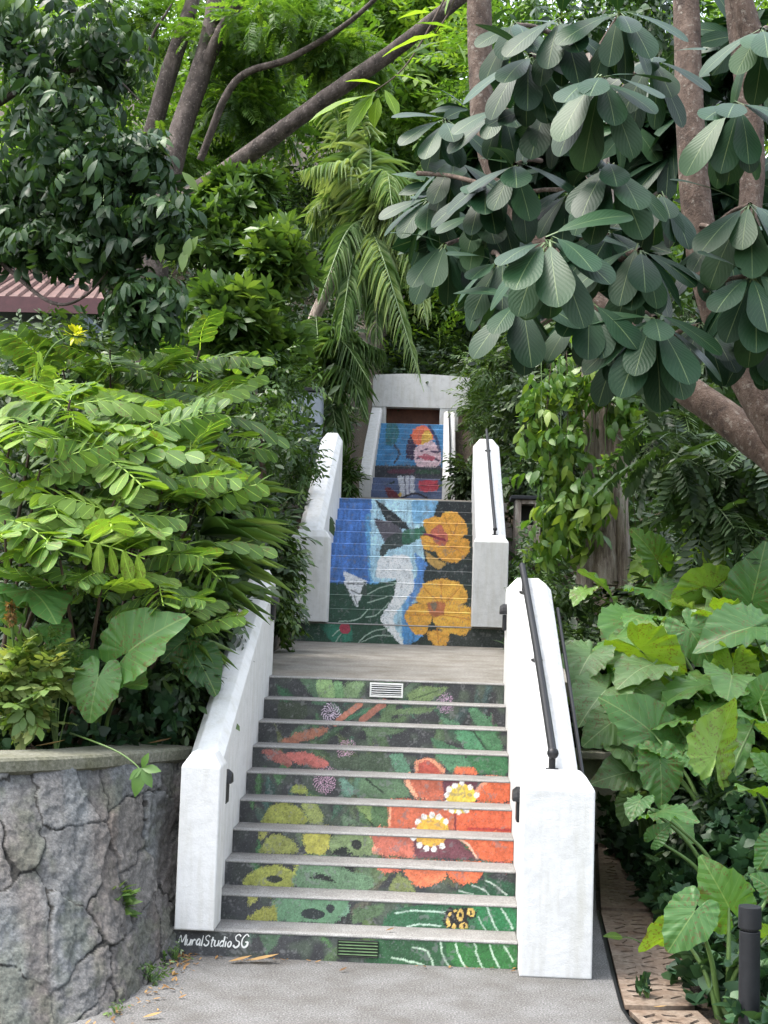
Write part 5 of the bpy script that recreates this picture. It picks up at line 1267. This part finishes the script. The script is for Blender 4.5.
ear_plant('elephant ear with one tall yellow-green leaf seen from below', (3.42, 1.6, ZR(3.42, 1.6)), [(716, 756, 731, 702, 1.3, 'b', .88), (655, 735, 607, 692, 1.9, 'c', .42), (660, 762, 662, 806, 1.5, 'c', .45), (655, 752, 640, 738, 1.6, 'u', .5), (690, 760, 706, 775, 1.4, 'u', .5), (668, 815, 690, 830, 1.2, 'u', .35), (755, 720, 735, 705, 1.7, 'u', .55)], gr, GE)
ear_plant('elephant ear with a broad pale leaf cut by the right edge', (3.85, 1.2, ZR(3.85, 1.2)), [(757, 792, 735, 778, 1.0, 'u', .6), (770, 770, 752, 752, 1.1, 'c', .5), (760, 700, 772, 670, 1.9, 'c', .4), (775, 735, 760, 722, 1.4, 'b', .8), (772, 845, 755, 868, .3, 'c', .3)], gr, GE)
ear_plant('elephant ear with the two largest leaves in front, beside the bollard', (3.02, -.62, ZR(3.02, -.62)), [(729, 907, 702, 858, -.55, 'c', .55), (694, 912, 664, 948, -.85, 'c', .38), (680, 932, 640, 945, -.6, 'b', .92), (772, 890, 752, 872, -.5, 'c', .35), (768, 935, 745, 925, -.9, 'b', .8)], gr, GE)
ear_plant('small elephant ear with two young leaves in the shaded ivy', (3.35, .9, ZR(3.35, .9)), [(660, 812, 690, 805, .8, 'u', .4), (655, 838, 668, 822, .7, 'c', .3), (640, 800, 625, 812, .9, 'u', .35)], gr, GE)
def ear_free(label, x, y, n, hgt, size, g, m=L_EAR, t0=.5, spread_=.34):
    b = np.array([x, y, ZR(x, y)]); t = thing('elephant_ear', label, 'plant', tuple(b), GE)
    for i in range(n):
        az = i*2.399+g.uniform(0, 1.2); r = spread_*g.uniform(.5, 1.15); z = hgt*g.uniform(.55, 1.08)
        o_ = np.array([math.cos(az), math.sin(az)*.8-.25, 0]); j = b+o_*r+UP*z
        d = o_*1.0+np.array([0, -.25, g.uniform(-.75, .15)]); nn = UP+o_*.45+g.normal(size=3)*.28+np.array([0, -.25, 0])
        B = Bag(); B.scatter(EARS[g.integers(0, 5)], [j], frame(d, nn), size*g.uniform(.7, 1.15), t0+g.normal()*.16+(.3 if g.random() < .08 else 0)); lf = B.build('leaf', m, t)
        mid = b*.5+j*.5; mid[:2] = b[:2]*.65+j[:2]*.35
        B = Bag(); B.tube([tuple(b), tuple(mid), tuple(j-.004*UP)], [.019, .013, .007], 8, n=14); B.build('stalk', STEM_GREEN, lf)
for a_ in [('elephant ear with drooping mid-green leaves at the foot of the vine-clad trunk', 3.3, 5.0, 9, .62, .40, .45), ('elephant ear of many upright leaves behind the big pale heart leaf', 4.1, 5.9, 9, 1.0, .5, .4),
           ('elephant ear with wavy leaves spilling toward the concrete wall', 3.5, 4.3, 14, .85, .44, .55), ('elephant ear with crowded light leaves above the yellow backlit ones', 4.15, 4.5, 14, .95, .46, .5),
           ('elephant ear with overlapping leaves below the yellow backlit ones', 3.75, 2.5, 14, .85, .44, .5), ('elephant ear of broad leaves at the right edge, above the cut pale leaf', 4.3, 2.9, 13, .95, .5, .45),
           ('low elephant ear with rounded leaves beside the tall backlit leaf', 3.5, 2.1, 11, .6, .38, .5), ('elephant ear with dim leaves standing deep in the bank at the right edge', 4.9, 5.2, 9, 1.1, .52, .35),
           ('elephant ear whose leaves hang over the far tree grate', 3.38, 3.75, 11, .62, .40, .5)]:
    ear_free(*a_[:6], gr, L_EARP if 'light' in a_[0] or 'wavy' in a_[0] or 'hang' in a_[0] else L_EAR, a_[6])
GL = 'elephant ears in the raised bed'
ear_plant('elephant ear with a glossy pale-veined leaf above the stone wall', (-.95, .75, 1.08), [(128, 652, 182, 612, .1, 'c', .45), (98, 678, 90, 722, .0, 'c', .55), (75, 650, 40, 662, .25, 'u', .45), (118, 690, 150, 672, .3, 'u', .35)], ge, GL)
ear_plant('darker elephant ear with a broad leaf low at the left edge', (-1.55, .6, 1.08), [(30, 590, 75, 605, .2, 'u', .32), (10, 605, -25, 590, .2, 'c', .3), (50, 625, 70, 640, .2, 'u', .5)], ge, GL)
ear_plant('shaded elephant ear leaning over the left parapet', (-.62, 1.2, 1.1), [(195, 655, 222, 690, .8, 'c', .12), (185, 640, 160, 660, .8, 'c', .12)], ge, GL)

# ---------------------------------------------------------------- low cover in the beds
HEART = leaf_tpl(1, .85, 4, .06, .15, .32, .08, .35)
def cover(name, label, pts, tplz, size, m, kind=None, cat=None, t0=.5, sag=-.2, jit=.9, tv=.2, group=None, g=g3, lean=(0, -.5, .5)):
    pts = np.asarray(pts); B = Bag(); d = np.tile(np.array(lean), (len(pts), 1))
    spread(B, tplz, pts, d, size, g, sag=sag, jit=jit, t0=t0, tv=tv)
    o = B.build(name, m)
    return tag(o, label, cat, group, kind)
IVY = [whorl_tpl(HEART, 5, .55, 25, s+90, .4) for s in range(3)]
def over(xr, yr, n, zlo, zhi, g=g3):
    x, y = g.uniform(*xr, n), g.uniform(*yr, n); return np.stack([x, y, H(x, y)+g.uniform(zlo, zhi, n)], 1)
p = over((2.7, 6.5), (-2.6, 5.5), 7500, .0, .32); edge_ = np.interp(p[:, 1], [-2.6, -.8, 1.0, 1.8, 4.7], [3.02, 2.84, 2.98, 3.0, 3.25])+.07*np.sin(p[:, 1]*5)+.05*np.sin(p[:, 1]*13); p = p[p[:, 0] > edge_]
cover('ivy_cover', None, p, IVY, .16, L_IVY, 'stuff', t0=.5)
q = over((2.98, 3.5), (.8, 4.8), 900, .05, .5)
cover('ivy_bank', None, q, IVY, .15, L_IVY, 'stuff', t0=.5)
p = over((-5, -.38), (.3, 4.), 4600, .0, .42)
cover('leafy_cover', None, p, IVY, .15, L_IVY, 'stuff', t0=.3)
p = np.vstack([over((-12, -.5), (4., 22), 6500, .0, .6), over((-9, 12), (23.6, 36), 7000, .1, 1.2)]); q = over((2.5, 14), (5., 24), 6500, .0, .6)
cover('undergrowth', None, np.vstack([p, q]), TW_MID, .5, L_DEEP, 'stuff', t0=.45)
# taller dark filling behind the beds
fill = Bag()
for (px, py, Y, rx, ry, rd) in [(60, 600, 1.3, 70, 50, .3), (150, 690, .95, 60, 40, .25), (190, 620, 1.5, 40, 60, .3), (110, 480, 3.2, 110, 60, .5), (230, 520, 3.4, 50, 60, .4), (260, 560, 3.4, 22, 50, .3), (40, 480, 2.2, 60, 70, .4)]:
    crown(fill, TW_MID, [(px, py, Y, rx, ry, rd)], .26, 210, t0=.5)
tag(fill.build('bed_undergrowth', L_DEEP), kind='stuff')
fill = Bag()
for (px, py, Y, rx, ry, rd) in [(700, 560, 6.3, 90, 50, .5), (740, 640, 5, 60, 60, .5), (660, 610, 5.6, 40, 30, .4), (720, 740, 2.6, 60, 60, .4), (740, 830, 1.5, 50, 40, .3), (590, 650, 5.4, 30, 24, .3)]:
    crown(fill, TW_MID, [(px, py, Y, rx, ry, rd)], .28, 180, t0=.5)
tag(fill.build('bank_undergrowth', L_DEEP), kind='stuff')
def little_plant(label, pts, size, m, tpls, cat='plant', group=None, t0=.5, stem_base=None, name='small_plant', g=g3, sag=-.3, jit=.9):
    pts = np.asarray(pts); b = stem_base if stem_base is not None else pts.mean(0)-np.array([0, 0, .1])
    t = thing(name, label, cat, tuple(b), group)
    B = Bag(); spread(B, tpls, pts, np.tile([0, -.5, .5], (len(pts), 1)), size, g, sag=sag, jit=jit, t0=t0, tv=.2); B.build('foliage', m, t)
    B = Bag()
    for k in range(0, len(pts), max(1, len(pts)//6)): B.tube([tuple(b), tuple((np.array(b)+pts[k])/2+np.array([0, -.01, .01])), tuple(pts[k])], [.005, .003], 5, n=6)
    B.build('stem', STEM_GREEN, t)
    return t
q, _ = clump_points(at(28, 690, .05), (.22, .15, .27), 130, g3, .2)
little_plant('yellow-green variegated shrub with small leaves at the left edge above the coping', q, .21, L_VAR, [twig_tpl(OVAL, 8, 1., .42, 55, .3, s+300) for s in range(3)], 'shrub', None, .6, (-1.25, .05, 1.15), 'variegated_shrub')
q, _ = clump_points(at(60, 655, .1), (.14, .1, .12), 40, g3, .2)
little_plant('sprig of small pale leaves beside the elephant ear', q, .11, L_VAR, TW_MID, 'plant', None, .35, (-1.05, .15, 1.15))
q, _ = clump_points(at(12, 610, .0), (.03, .03, .09), 24, g3, .2)
little_plant('reddish dry flower spike at the left edge', q, .035, L_DRY, WHORL, 'flower', None, .6, tuple(at(14, 650, .05)), 'flower_spike')
q, _ = clump_points(at(116, 905, -.52), (.06, .05, .09), 12, g3, .2); q = q+np.array([.0, -.0, 0])
little_plant('green tuft of narrow leaves growing out of the stone wall', q, .14, L_SHRUB, WHORL, 'plant', 'weeds on the stone wall', .5, tuple(at(116, 893, -.42)), 'wall_weed', sag=.6, jit=.6)
q, _ = clump_points(at(152, 972, -.62), (.06, .06, .05), 16, g3, .2)
little_plant('small weed at the foot of the stone wall', q, .09, L_SHRUB, TW_MID, 'plant', 'weeds on the stone wall', .4, tuple(at(152, 985, -.6)), 'wall_weed')
q, _ = clump_points(at(176, 953, -.15), (.03, .03, .05), 8, g3, .2)
little_plant('tiny weed between the stone wall and the signed riser', q, .08, L_SHRUB, TW_MID, 'plant', 'weeds on the stone wall', .4, tuple(at(176, 962, -.14)), 'wall_weed')
q, _ = clump_points(at(116, 1012, -1.2), (.03, .03, .04), 7, g3, .2)
little_plant('faint weed low on the stone wall at the bottom edge', q, .07, L_SHRUB, TW_MID, 'plant', 'weeds on the stone wall', .5, tuple(at(116, 1022, -1.2)), 'wall_weed')
q, _ = clump_points(at(645, 985, -.5), (.06, .06, .05), 9, g3, .2)
little_plant('little sprout pushing up through the tree grate', q, .09, L_IVY, IVY, 'plant', None, .6, tuple(at(648, 1000, -.5)))
p = at(622, 937, .2)
t = little_plant('single pale round leaf lying over the tree grate', [p], .17, L_BREAD, [HEART], 'plant', None, .2, tuple(at(640, 942, .2)))
# the runner hanging over the coping
rp = [at(*q) for q in [(70, 733, .2), (95, 742, -.15), (118, 752, -.25), (135, 764, -.3), (144, 775, -.32)]]
t = thing('trailing_vine', 'runner with one lobed leaf hanging over the coping', 'vine', tuple(rp[0]))
B = Bag(); B.tube([tuple(v) for v in rp], [.006, .006, .005, .004], 6, n=20); B.build('runner', STEM_GREEN, t)
B = Bag(); hd = np.array([(-.2, -.3, -1.), (.5, -.3, -.7), (.9, -.3, .0), (.3, -.3, .8), (-.7, -.2, -.6)]); B.scatter(leaf_tpl(1, .5, 4, .12, .2), np.tile(at(142, 768, -.34), (5, 1)), frame(hd, (0, -1, .6)), [.17, .13, .12, .10, .10], .45); B.build('leaf', L_VINE, t)

# ---------------------------------------------------------------- vine-clad trunk
VT = [at(603, 585, 6.3), at(607, 500, 6.3), at(606, 420, 6.35), at(602, 350, 6.4), at(596, 220, 6.5), at(590, 60, 6.6)]
tr = tree('vine_clad_tree', 'thick fissured grey-brown trunk wrapped by a leafy vine', [([tuple(v) for v in VT], [.30, .235, .23, .235, .22, .18]), (pts_px([(584, 590, 6.1), (590, 520, 6.15), (592, 440, 6.2), (588, 360, 6.25)]), [.11, .09, .09, .08]), (pts_px([(624, 590, 6.1), (620, 500, 6.12), (619, 420, 6.15), (614, 340, 6.2)]), [.10, .085, .08, .07])], BARK_GREY, None, None, None, .10)
B = Bag(); crown(B, TW_MID, [(560, 40, 7.5, 80, 70, 1.), (640, 20, 7.5, 80, 60, 1.), (600, 130, 7.2, 80, 60, .8), (530, 130, 7.8, 60, 60, .8)], .4, 150, t0=.35); B.build('crown', L_DARK, tr)
v = thing('climbing_vine', 'pale green climbing vine hanging in curtains around the fissured trunk', 'vine', tuple(at(585, 560, 5.9)))
VL = [twig_tpl(leaf_tpl(1, .50, 4, .08, .3, .35, .04, .3), 7, 1., .42, 50, 1.1, s+50) for s in range(4)]
B = Bag(); crown(B, VL, [(548, 400, 6.0, 26, 50, .3), (566, 440, 5.8, 22, 46, .25), (548, 480, 6.1, 20, 40, .25), (560, 375, 5.9, 34, 20, .25), (562, 522, 6.0, 20, 26, .25), (577, 500, 5.8, 14, 30, .12), (600, 478, 5.7, 13, 14, .1), (628, 395, 5.8, 9, 26, .1), (612, 372, 5.8, 16, 14, .1)], .34, 40, t0=.5, sag=1.1, jit=.5); B.build('foliage', L_VINE, v)
for k in range(12):
    x = 540+k*8.2+g3.normal()*2; y0 = 340+g3.uniform(0, 30); B = Bag()
    B.tube([tuple(at(x, y0, 5.85)), tuple(at(x+g3.normal()*5, y0+70, 5.8)), tuple(at(x+g3.normal()*6, y0+120+g3.uniform(0, 60), 5.8))], [.006, .005, .003], 5, n=10); B.build('vine_stem', STEM_BROWN if k % 2 else STEM_GREEN, v)

# ---------------------------------------------------------------- the umbrella tree, upper right
um = tree('umbrella_tree', 'large tree with rosettes of big dark paddle leaves and mottled brown limbs', [
    (pts_px([(900, 640, -.1), (850, 520, .0), (790, 440, .1), (742, 360, .25), (712, 290, .3), (697, 210, .35), (690, 110, .4), (686, 0, .5), (682, -70, .5)]), [.21, .18, .15, .135, .115, .10, .092, .088, .08]),
    (pts_px([(880, 600, .3), (800, 480, .6), (735, 425, .8), (675, 380, 1.0), (618, 325, 1.1), (565, 275, 1.2), (512, 205, 1.3), (486, 140, 1.35), (480, 60, 1.4), (478, -60, 1.45)]), [.17, .14, .115, .10, .09, .085, .085, .09, .095, .095]),
    (pts_px([(730, 345, .3), (752, 190, .5), (748, 90, .6), (738, 20, .7), (730, -60, .7)]), [.08, .085, .085, .08, .075]),
    (pts_px([(760, 60, .5), (748, 25, .5), (735, -20, .5)]), [.08, .08, .075])], BARK_BROWN, None, None, None, .07)
PADDLE = leaf_tpl(1, .46, 12, .05, .20, .68, .10, .07, petiole=.17, wavy=.004, blunt=True)
gu = np.random.default_rng(44)
ROS = [(600, 78, -1.4, 62, .55), (548, 240, -1.7, 66, .6), (610, 165, -1.2, 58, .5), (735, 105, -1.6, 62, .62), (455, 160, .5, 46, .4), (515, 165, -.4, 54, .4), (480, 215, .1, 48, .42), (640, 250, -.9, 58, .45), (750, 205, -1.0, 58, .4), (590, 300, -1.0, 54, .45), (655, 318, -1.1, 60, .5), (520, 300, -1.0, 54, .42), (752, 275, -1.1, 58, .4), (700, 325, -.5, 48, .3), (560, 20, -.8, 54, .3), (650, 60, -.5, 50, .3), (762, 30, -1.0, 54, .5), (445, 245, .4, 44, .4), (485, 185, -.2, 46, .4), (570, 190, -.2, 48, .3), (660, 195, -.2, 46, .3), (625, 335, -.6, 48, .35), (445, 120, .3, 40, .35), (720, 235, -.3, 46, .3), (530, 55, -.6, 52, .35), (545, 110, -.3, 52, .3), (500, 260, -.6, 50, .35), (610, 235, -.3, 50, .25), (620, 15, -1., 50, .35), (505, 110, .1, 46, .3), (430, 200, .8, 40, .4), (765, 330, -.6, 46, .3), (515, 25, -.2, 44, .25)]
for i, (px, py, Y, lp, tn) in enumerate(ROS):
    c = at(px, py, Y); L_ = lp*mpp(Y)*1.24; n = 13 if lp > 55 else 11
    az = np.arange(n)*2.399+gu.uniform(0, 6); el = np.where(np.arange(n) % 2 == 0, R(-33), R(-60))+gu.normal(size=n)*.13
    d = np.stack([np.cos(az)*np.cos(el), np.sin(az)*np.cos(el)-.25, np.sin(el)], 1)
    up2 = np.arange(n) < 1; d[up2, 2] = gu.uniform(-.2, .4, up2.sum())
    B = Bag(); B.scatter(PADDLE, c+gu.normal(size=(n, 3))*.012, frame(d, UP*1.0+np.array([0, -.6, 0])+gu.normal(size=(n, 3))*.14), L_*gu.uniform(.8, 1.12, n), tn+gu.normal(size=n)*.16)
    r_ = B.build('leaf_rosette', L_UMB, um)
    B = Bag(); back = c+np.array([gu.normal()*.15, .55+gu.uniform(0, .3), .05+gu.uniform(-.1, .25)])
    B.tube([tuple(back), tuple((c+back)/2+np.array([0, 0, .02])), tuple(c)], [.018, .014, .016], 7, .1, i, n=8); B.build('twig', BARK_BROWN, r_)
B = Bag()
crown(B, [whorl_tpl(leaf_tpl(1, .42, 4, .1, .2, .64), 9, 1., -30, s+95, .3) for s in range(3)], [(480, 150, 2.2, 50, 60, .4), (560, 130, 1.6, 60, 60, .4), (660, 120, 1.4, 50, 70, .4), (520, 260, 1.8, 50, 50, .4), (620, 260, 1.6, 60, 50, .4), (740, 240, 1.6, 50, 70, .4), (740, 60, 1.4, 50, 50, .4), (450, 220, 2.2, 30, 40, .3)], .34, 26, t0=.28, sag=.6)
B.build('inner_foliage', L_UMB, um)
# philodendron-like dark leaves under the lower limb
shrub('dark feathery-leaved plant under the lower brown limb', [(690, 455, 4.5, 60, 34, .5), (745, 470, 4.2, 40, 40, .5), (680, 420, 5.0, 30, 28, .4), (735, 505, 4.3, 40, 24, .4)], .55, 42, L_DEEP, FERNY, [(pts_px([(775, 600, 4.6), (760, 530, 4.5), (735, 480, 4.4)]), [.03, .025, .015])], t0=.5, sag=.6)

# ---------------------------------------------------------------- bright broad leaves hanging from the top
def leafy_branch(label, pts, leaves, m, group='bright broad-leaved twigs hanging in at the top'):
    t = thing('leafy_branch', label, 'branch', tuple(at(*pts[0])), group)
    B = Bag(); B.tube([tuple(at(*q)) for q in pts], [.012, .009, .006], 6, n=14); B.build('twig', STEM_BROWN, t)
    for (jx, jy, tx, ty, Y, L_, tn) in leaves:
        j, e = at(jx, jy, Y), at(tx, ty, Y); d = e-j; s = np.linalg.norm(d)
        B = Bag(); B.scatter(leaf_tpl(1, .55, 6, .12, .2, .5, .05, .1, wavy=.02), [j], frame(d+np.array([0, -.2*s, 0]), (gu.normal()*.3, -.3, 1)), s*1.1, tn); B.build('leaf', m, t)
    return t
leafy_branch('twig of bright lobed leaves crossing the long dark limb', [(460, -30, 6.0), (410, 60, 5.8), (370, 95, 5.6)], [(372, 95, 312, 112, 5.5, 0, .7), (375, 92, 345, 130, 5.5, 0, .6), (380, 85, 350, 78, 5.5, 0, .75), (385, 90, 400, 115, 5.5, 0, .6), (395, 75, 425, 80, 5.6, 0, .5), (378, 98, 372, 125, 5.5, 0, .8)], L_BREAD)
leafy_branch('twig of bright pointed leaves at the top beside the brown limb', [(470, -40, 4.5), (450, 10, 4.4), (432, 38, 4.3)], [(440, 35, 385, 48, 4.2, 0, .75), (450, 40, 405, 52, 4.2, 0, .85), (455, 30, 420, 20, 4.3, 0, .5), (445, 15, 452, -15, 4.4, 0, .55), (456, 42, 468, 60, 4.2, 0, .6), (430, 12, 400, 15, 4.3, 0, .7)], L_BREAD)

# ---------------------------------------------------------------- house and the blue-grey wall
hp = at(55, 300, 15.); zr_ = at(55, 280, 15)[2]; ze = at(55, 303, 15)[2]
xl, xr2 = at(-60, 300, 15)[0], at(104, 300, 15)[0]
t = thing('house', 'house with a faded red tiled roof and maroon fascia behind the dark tree', 'house', (hp[0], 16.5, ze-2.6))
bm = bmesh.new()
za_, zb_ = ze+.10, zr_+.62
loft(bm, [[(xl, 15.0, za_), (xl, 18.0, zb_+.4), (xl, 18.0, zb_+.32), (xl, 15.0, za_-.07)], [(xr2, 15.0, za_), (xr2-1.1, 18.0, zb_+.4), (xr2-1.1, 18.0, zb_+.32), (xr2, 15.0, za_-.07)]])
rf = bm_obj('roof', bm, TILE, t)
for k in range(26):
    x = xl+(k+.5)*(xr2-xl)/26; bm = bmesh.new()
    if k % 2 == 0:
        loft(bm, [[(x-.03, 14.99, za_+.002), (x+.03, 14.99, za_+.002), (x, 14.99, za_+.05)], [(x-.03-.02*k, 17.9, zb_+.39), (x+.03-.02*k, 17.9, zb_+.39), (x-.02*k, 17.9, zb_+.44)]]); bm_obj('tile_rib', bm, TILE, rf)
    else: bm.free()
bm = bmesh.new(); box(bm, xl, xr2, 14.93, 14.985, za_-.30, za_-.01); bm_obj('fascia', bm, FASCIA, t)
bm = bmesh.new(); box(bm, xl, xr2-.6, 15.5, 19, ze-2.6, za_-.08); bm_obj('wall', bm, BLUEGREY, t)
p0, p1 = at(289, 470, 11.5), at(322, 392, 11.5)
t = thing('garden_wall', 'blue-grey rendered wall end behind the left parapet of the hummingbird flight', 'wall', ((p0[0]+p1[0])/2, 11.6, p0[2]-.8))
bm = bmesh.new(); box(bm, p0[0], p1[0], 11.5, 11.9, p0[2]-.9, p1[2]); bm_obj('wall_body', bm, BLUEGREY, t, bevel=.02)
bm = bmesh.new(); box(bm, p0[0]-.04, p1[0]+.04, 11.46, 11.94, p1[2]+.002, p1[2]+.06); bm_obj('cap_slab', bm, DARKGREY, t, bevel=.01)

# ---------------------------------------------------------------- fallen leaves
def fallen(label, px, py, z, L_, az, tint, m=L_DRY):
    d = CAM*0; a, b_ = px-384, py-512
    x, y = cr*a+sr*b_, -sr*a+cr*b_; d = AX_R*x/F_PX-AX_U*y/F_PX+AX_F; q = CAM+d*((z-CAM[2])/d[2])
    B = Bag(); B.scatter(leaf_tpl(1, .36, 5, .22, -.18), [q-np.array([math.sin(az), math.cos(az), 0])*L_/2+UP*.012], frame([(math.sin(az), math.cos(az), .04)], (.1, 0, 1)), L_, tint)
    o = B.build('fallen_leaf', m); tag(o, label, 'leaf', 'fallen dry leaves')
for a in [('long pale dry leaf on the path below the signature', 262, 963, .002, .20, 1.5, .8), ('second pale dry leaf beside the long one on the path', 240, 963, .002, .14, 1.3, .7), ('orange dry leaf on the path at the bottom edge', 152, 1019, .002, .10, 1.2, .75), ('brown dry leaf on the coping near the pier', 160, 745, 1.225, .16, 1.2, .05), ('pale dry leaf on the coping at left', 50, 748, 1.23, .18, 1.4, .8), ('small dark dry leaf on the path near the painted vent', 343, 972, .002, .06, .8, .0), ('small brown leaf on the lowest tread', 390, 932, .163, .06, 1.0, .2), ('tiny dry leaf on the third tread', 327, 887, .323, .04, .6, .1), ('tan leaf on the worn grate', 660, 1010, .004, .08, 2., .8)]:
    fallen(*a)

# dry litter and grit caught along the foot of the stone wall and in the corners
gl = np.random.default_rng(70); base_c = spline(WALL_BASE, 200)
idx = gl.integers(4, 95, 150); off = np.abs(gl.normal(size=150))*.09+.03
tn_ = np.gradient(base_c, axis=0); nn_ = np.stack([-tn_[:, 1], tn_[:, 0]], 1); nn_ /= np.linalg.norm(nn_, axis=1)[:, None]
if nn_[60] @ np.array([.5, -1]) < 0: nn_ = -nn_
pl_ = base_c[idx]+nn_[idx]*off[:, None]
ex = np.stack([gl.uniform(.0, 1.9, 26), -.02-np.abs(gl.normal(size=26))*.05], 1); pl_ = np.vstack([pl_, ex])
n_ = len(pl_); B = Bag(); a_ = gl.uniform(0, 6.3, n_)
B.scatter(leaf_tpl(1, .42, 3, .25, -.2), np.column_stack([pl_, np.full(n_, .006)]), frame(np.stack([np.cos(a_), np.sin(a_), gl.uniform(0, .25, n_)], 1), UP+gl.normal(size=(n_, 3))*.25), gl.uniform(.012, .05, n_), gl.uniform(0, .75, n_))
tag(B.build('leaf_litter', L_DRY), kind='stuff')
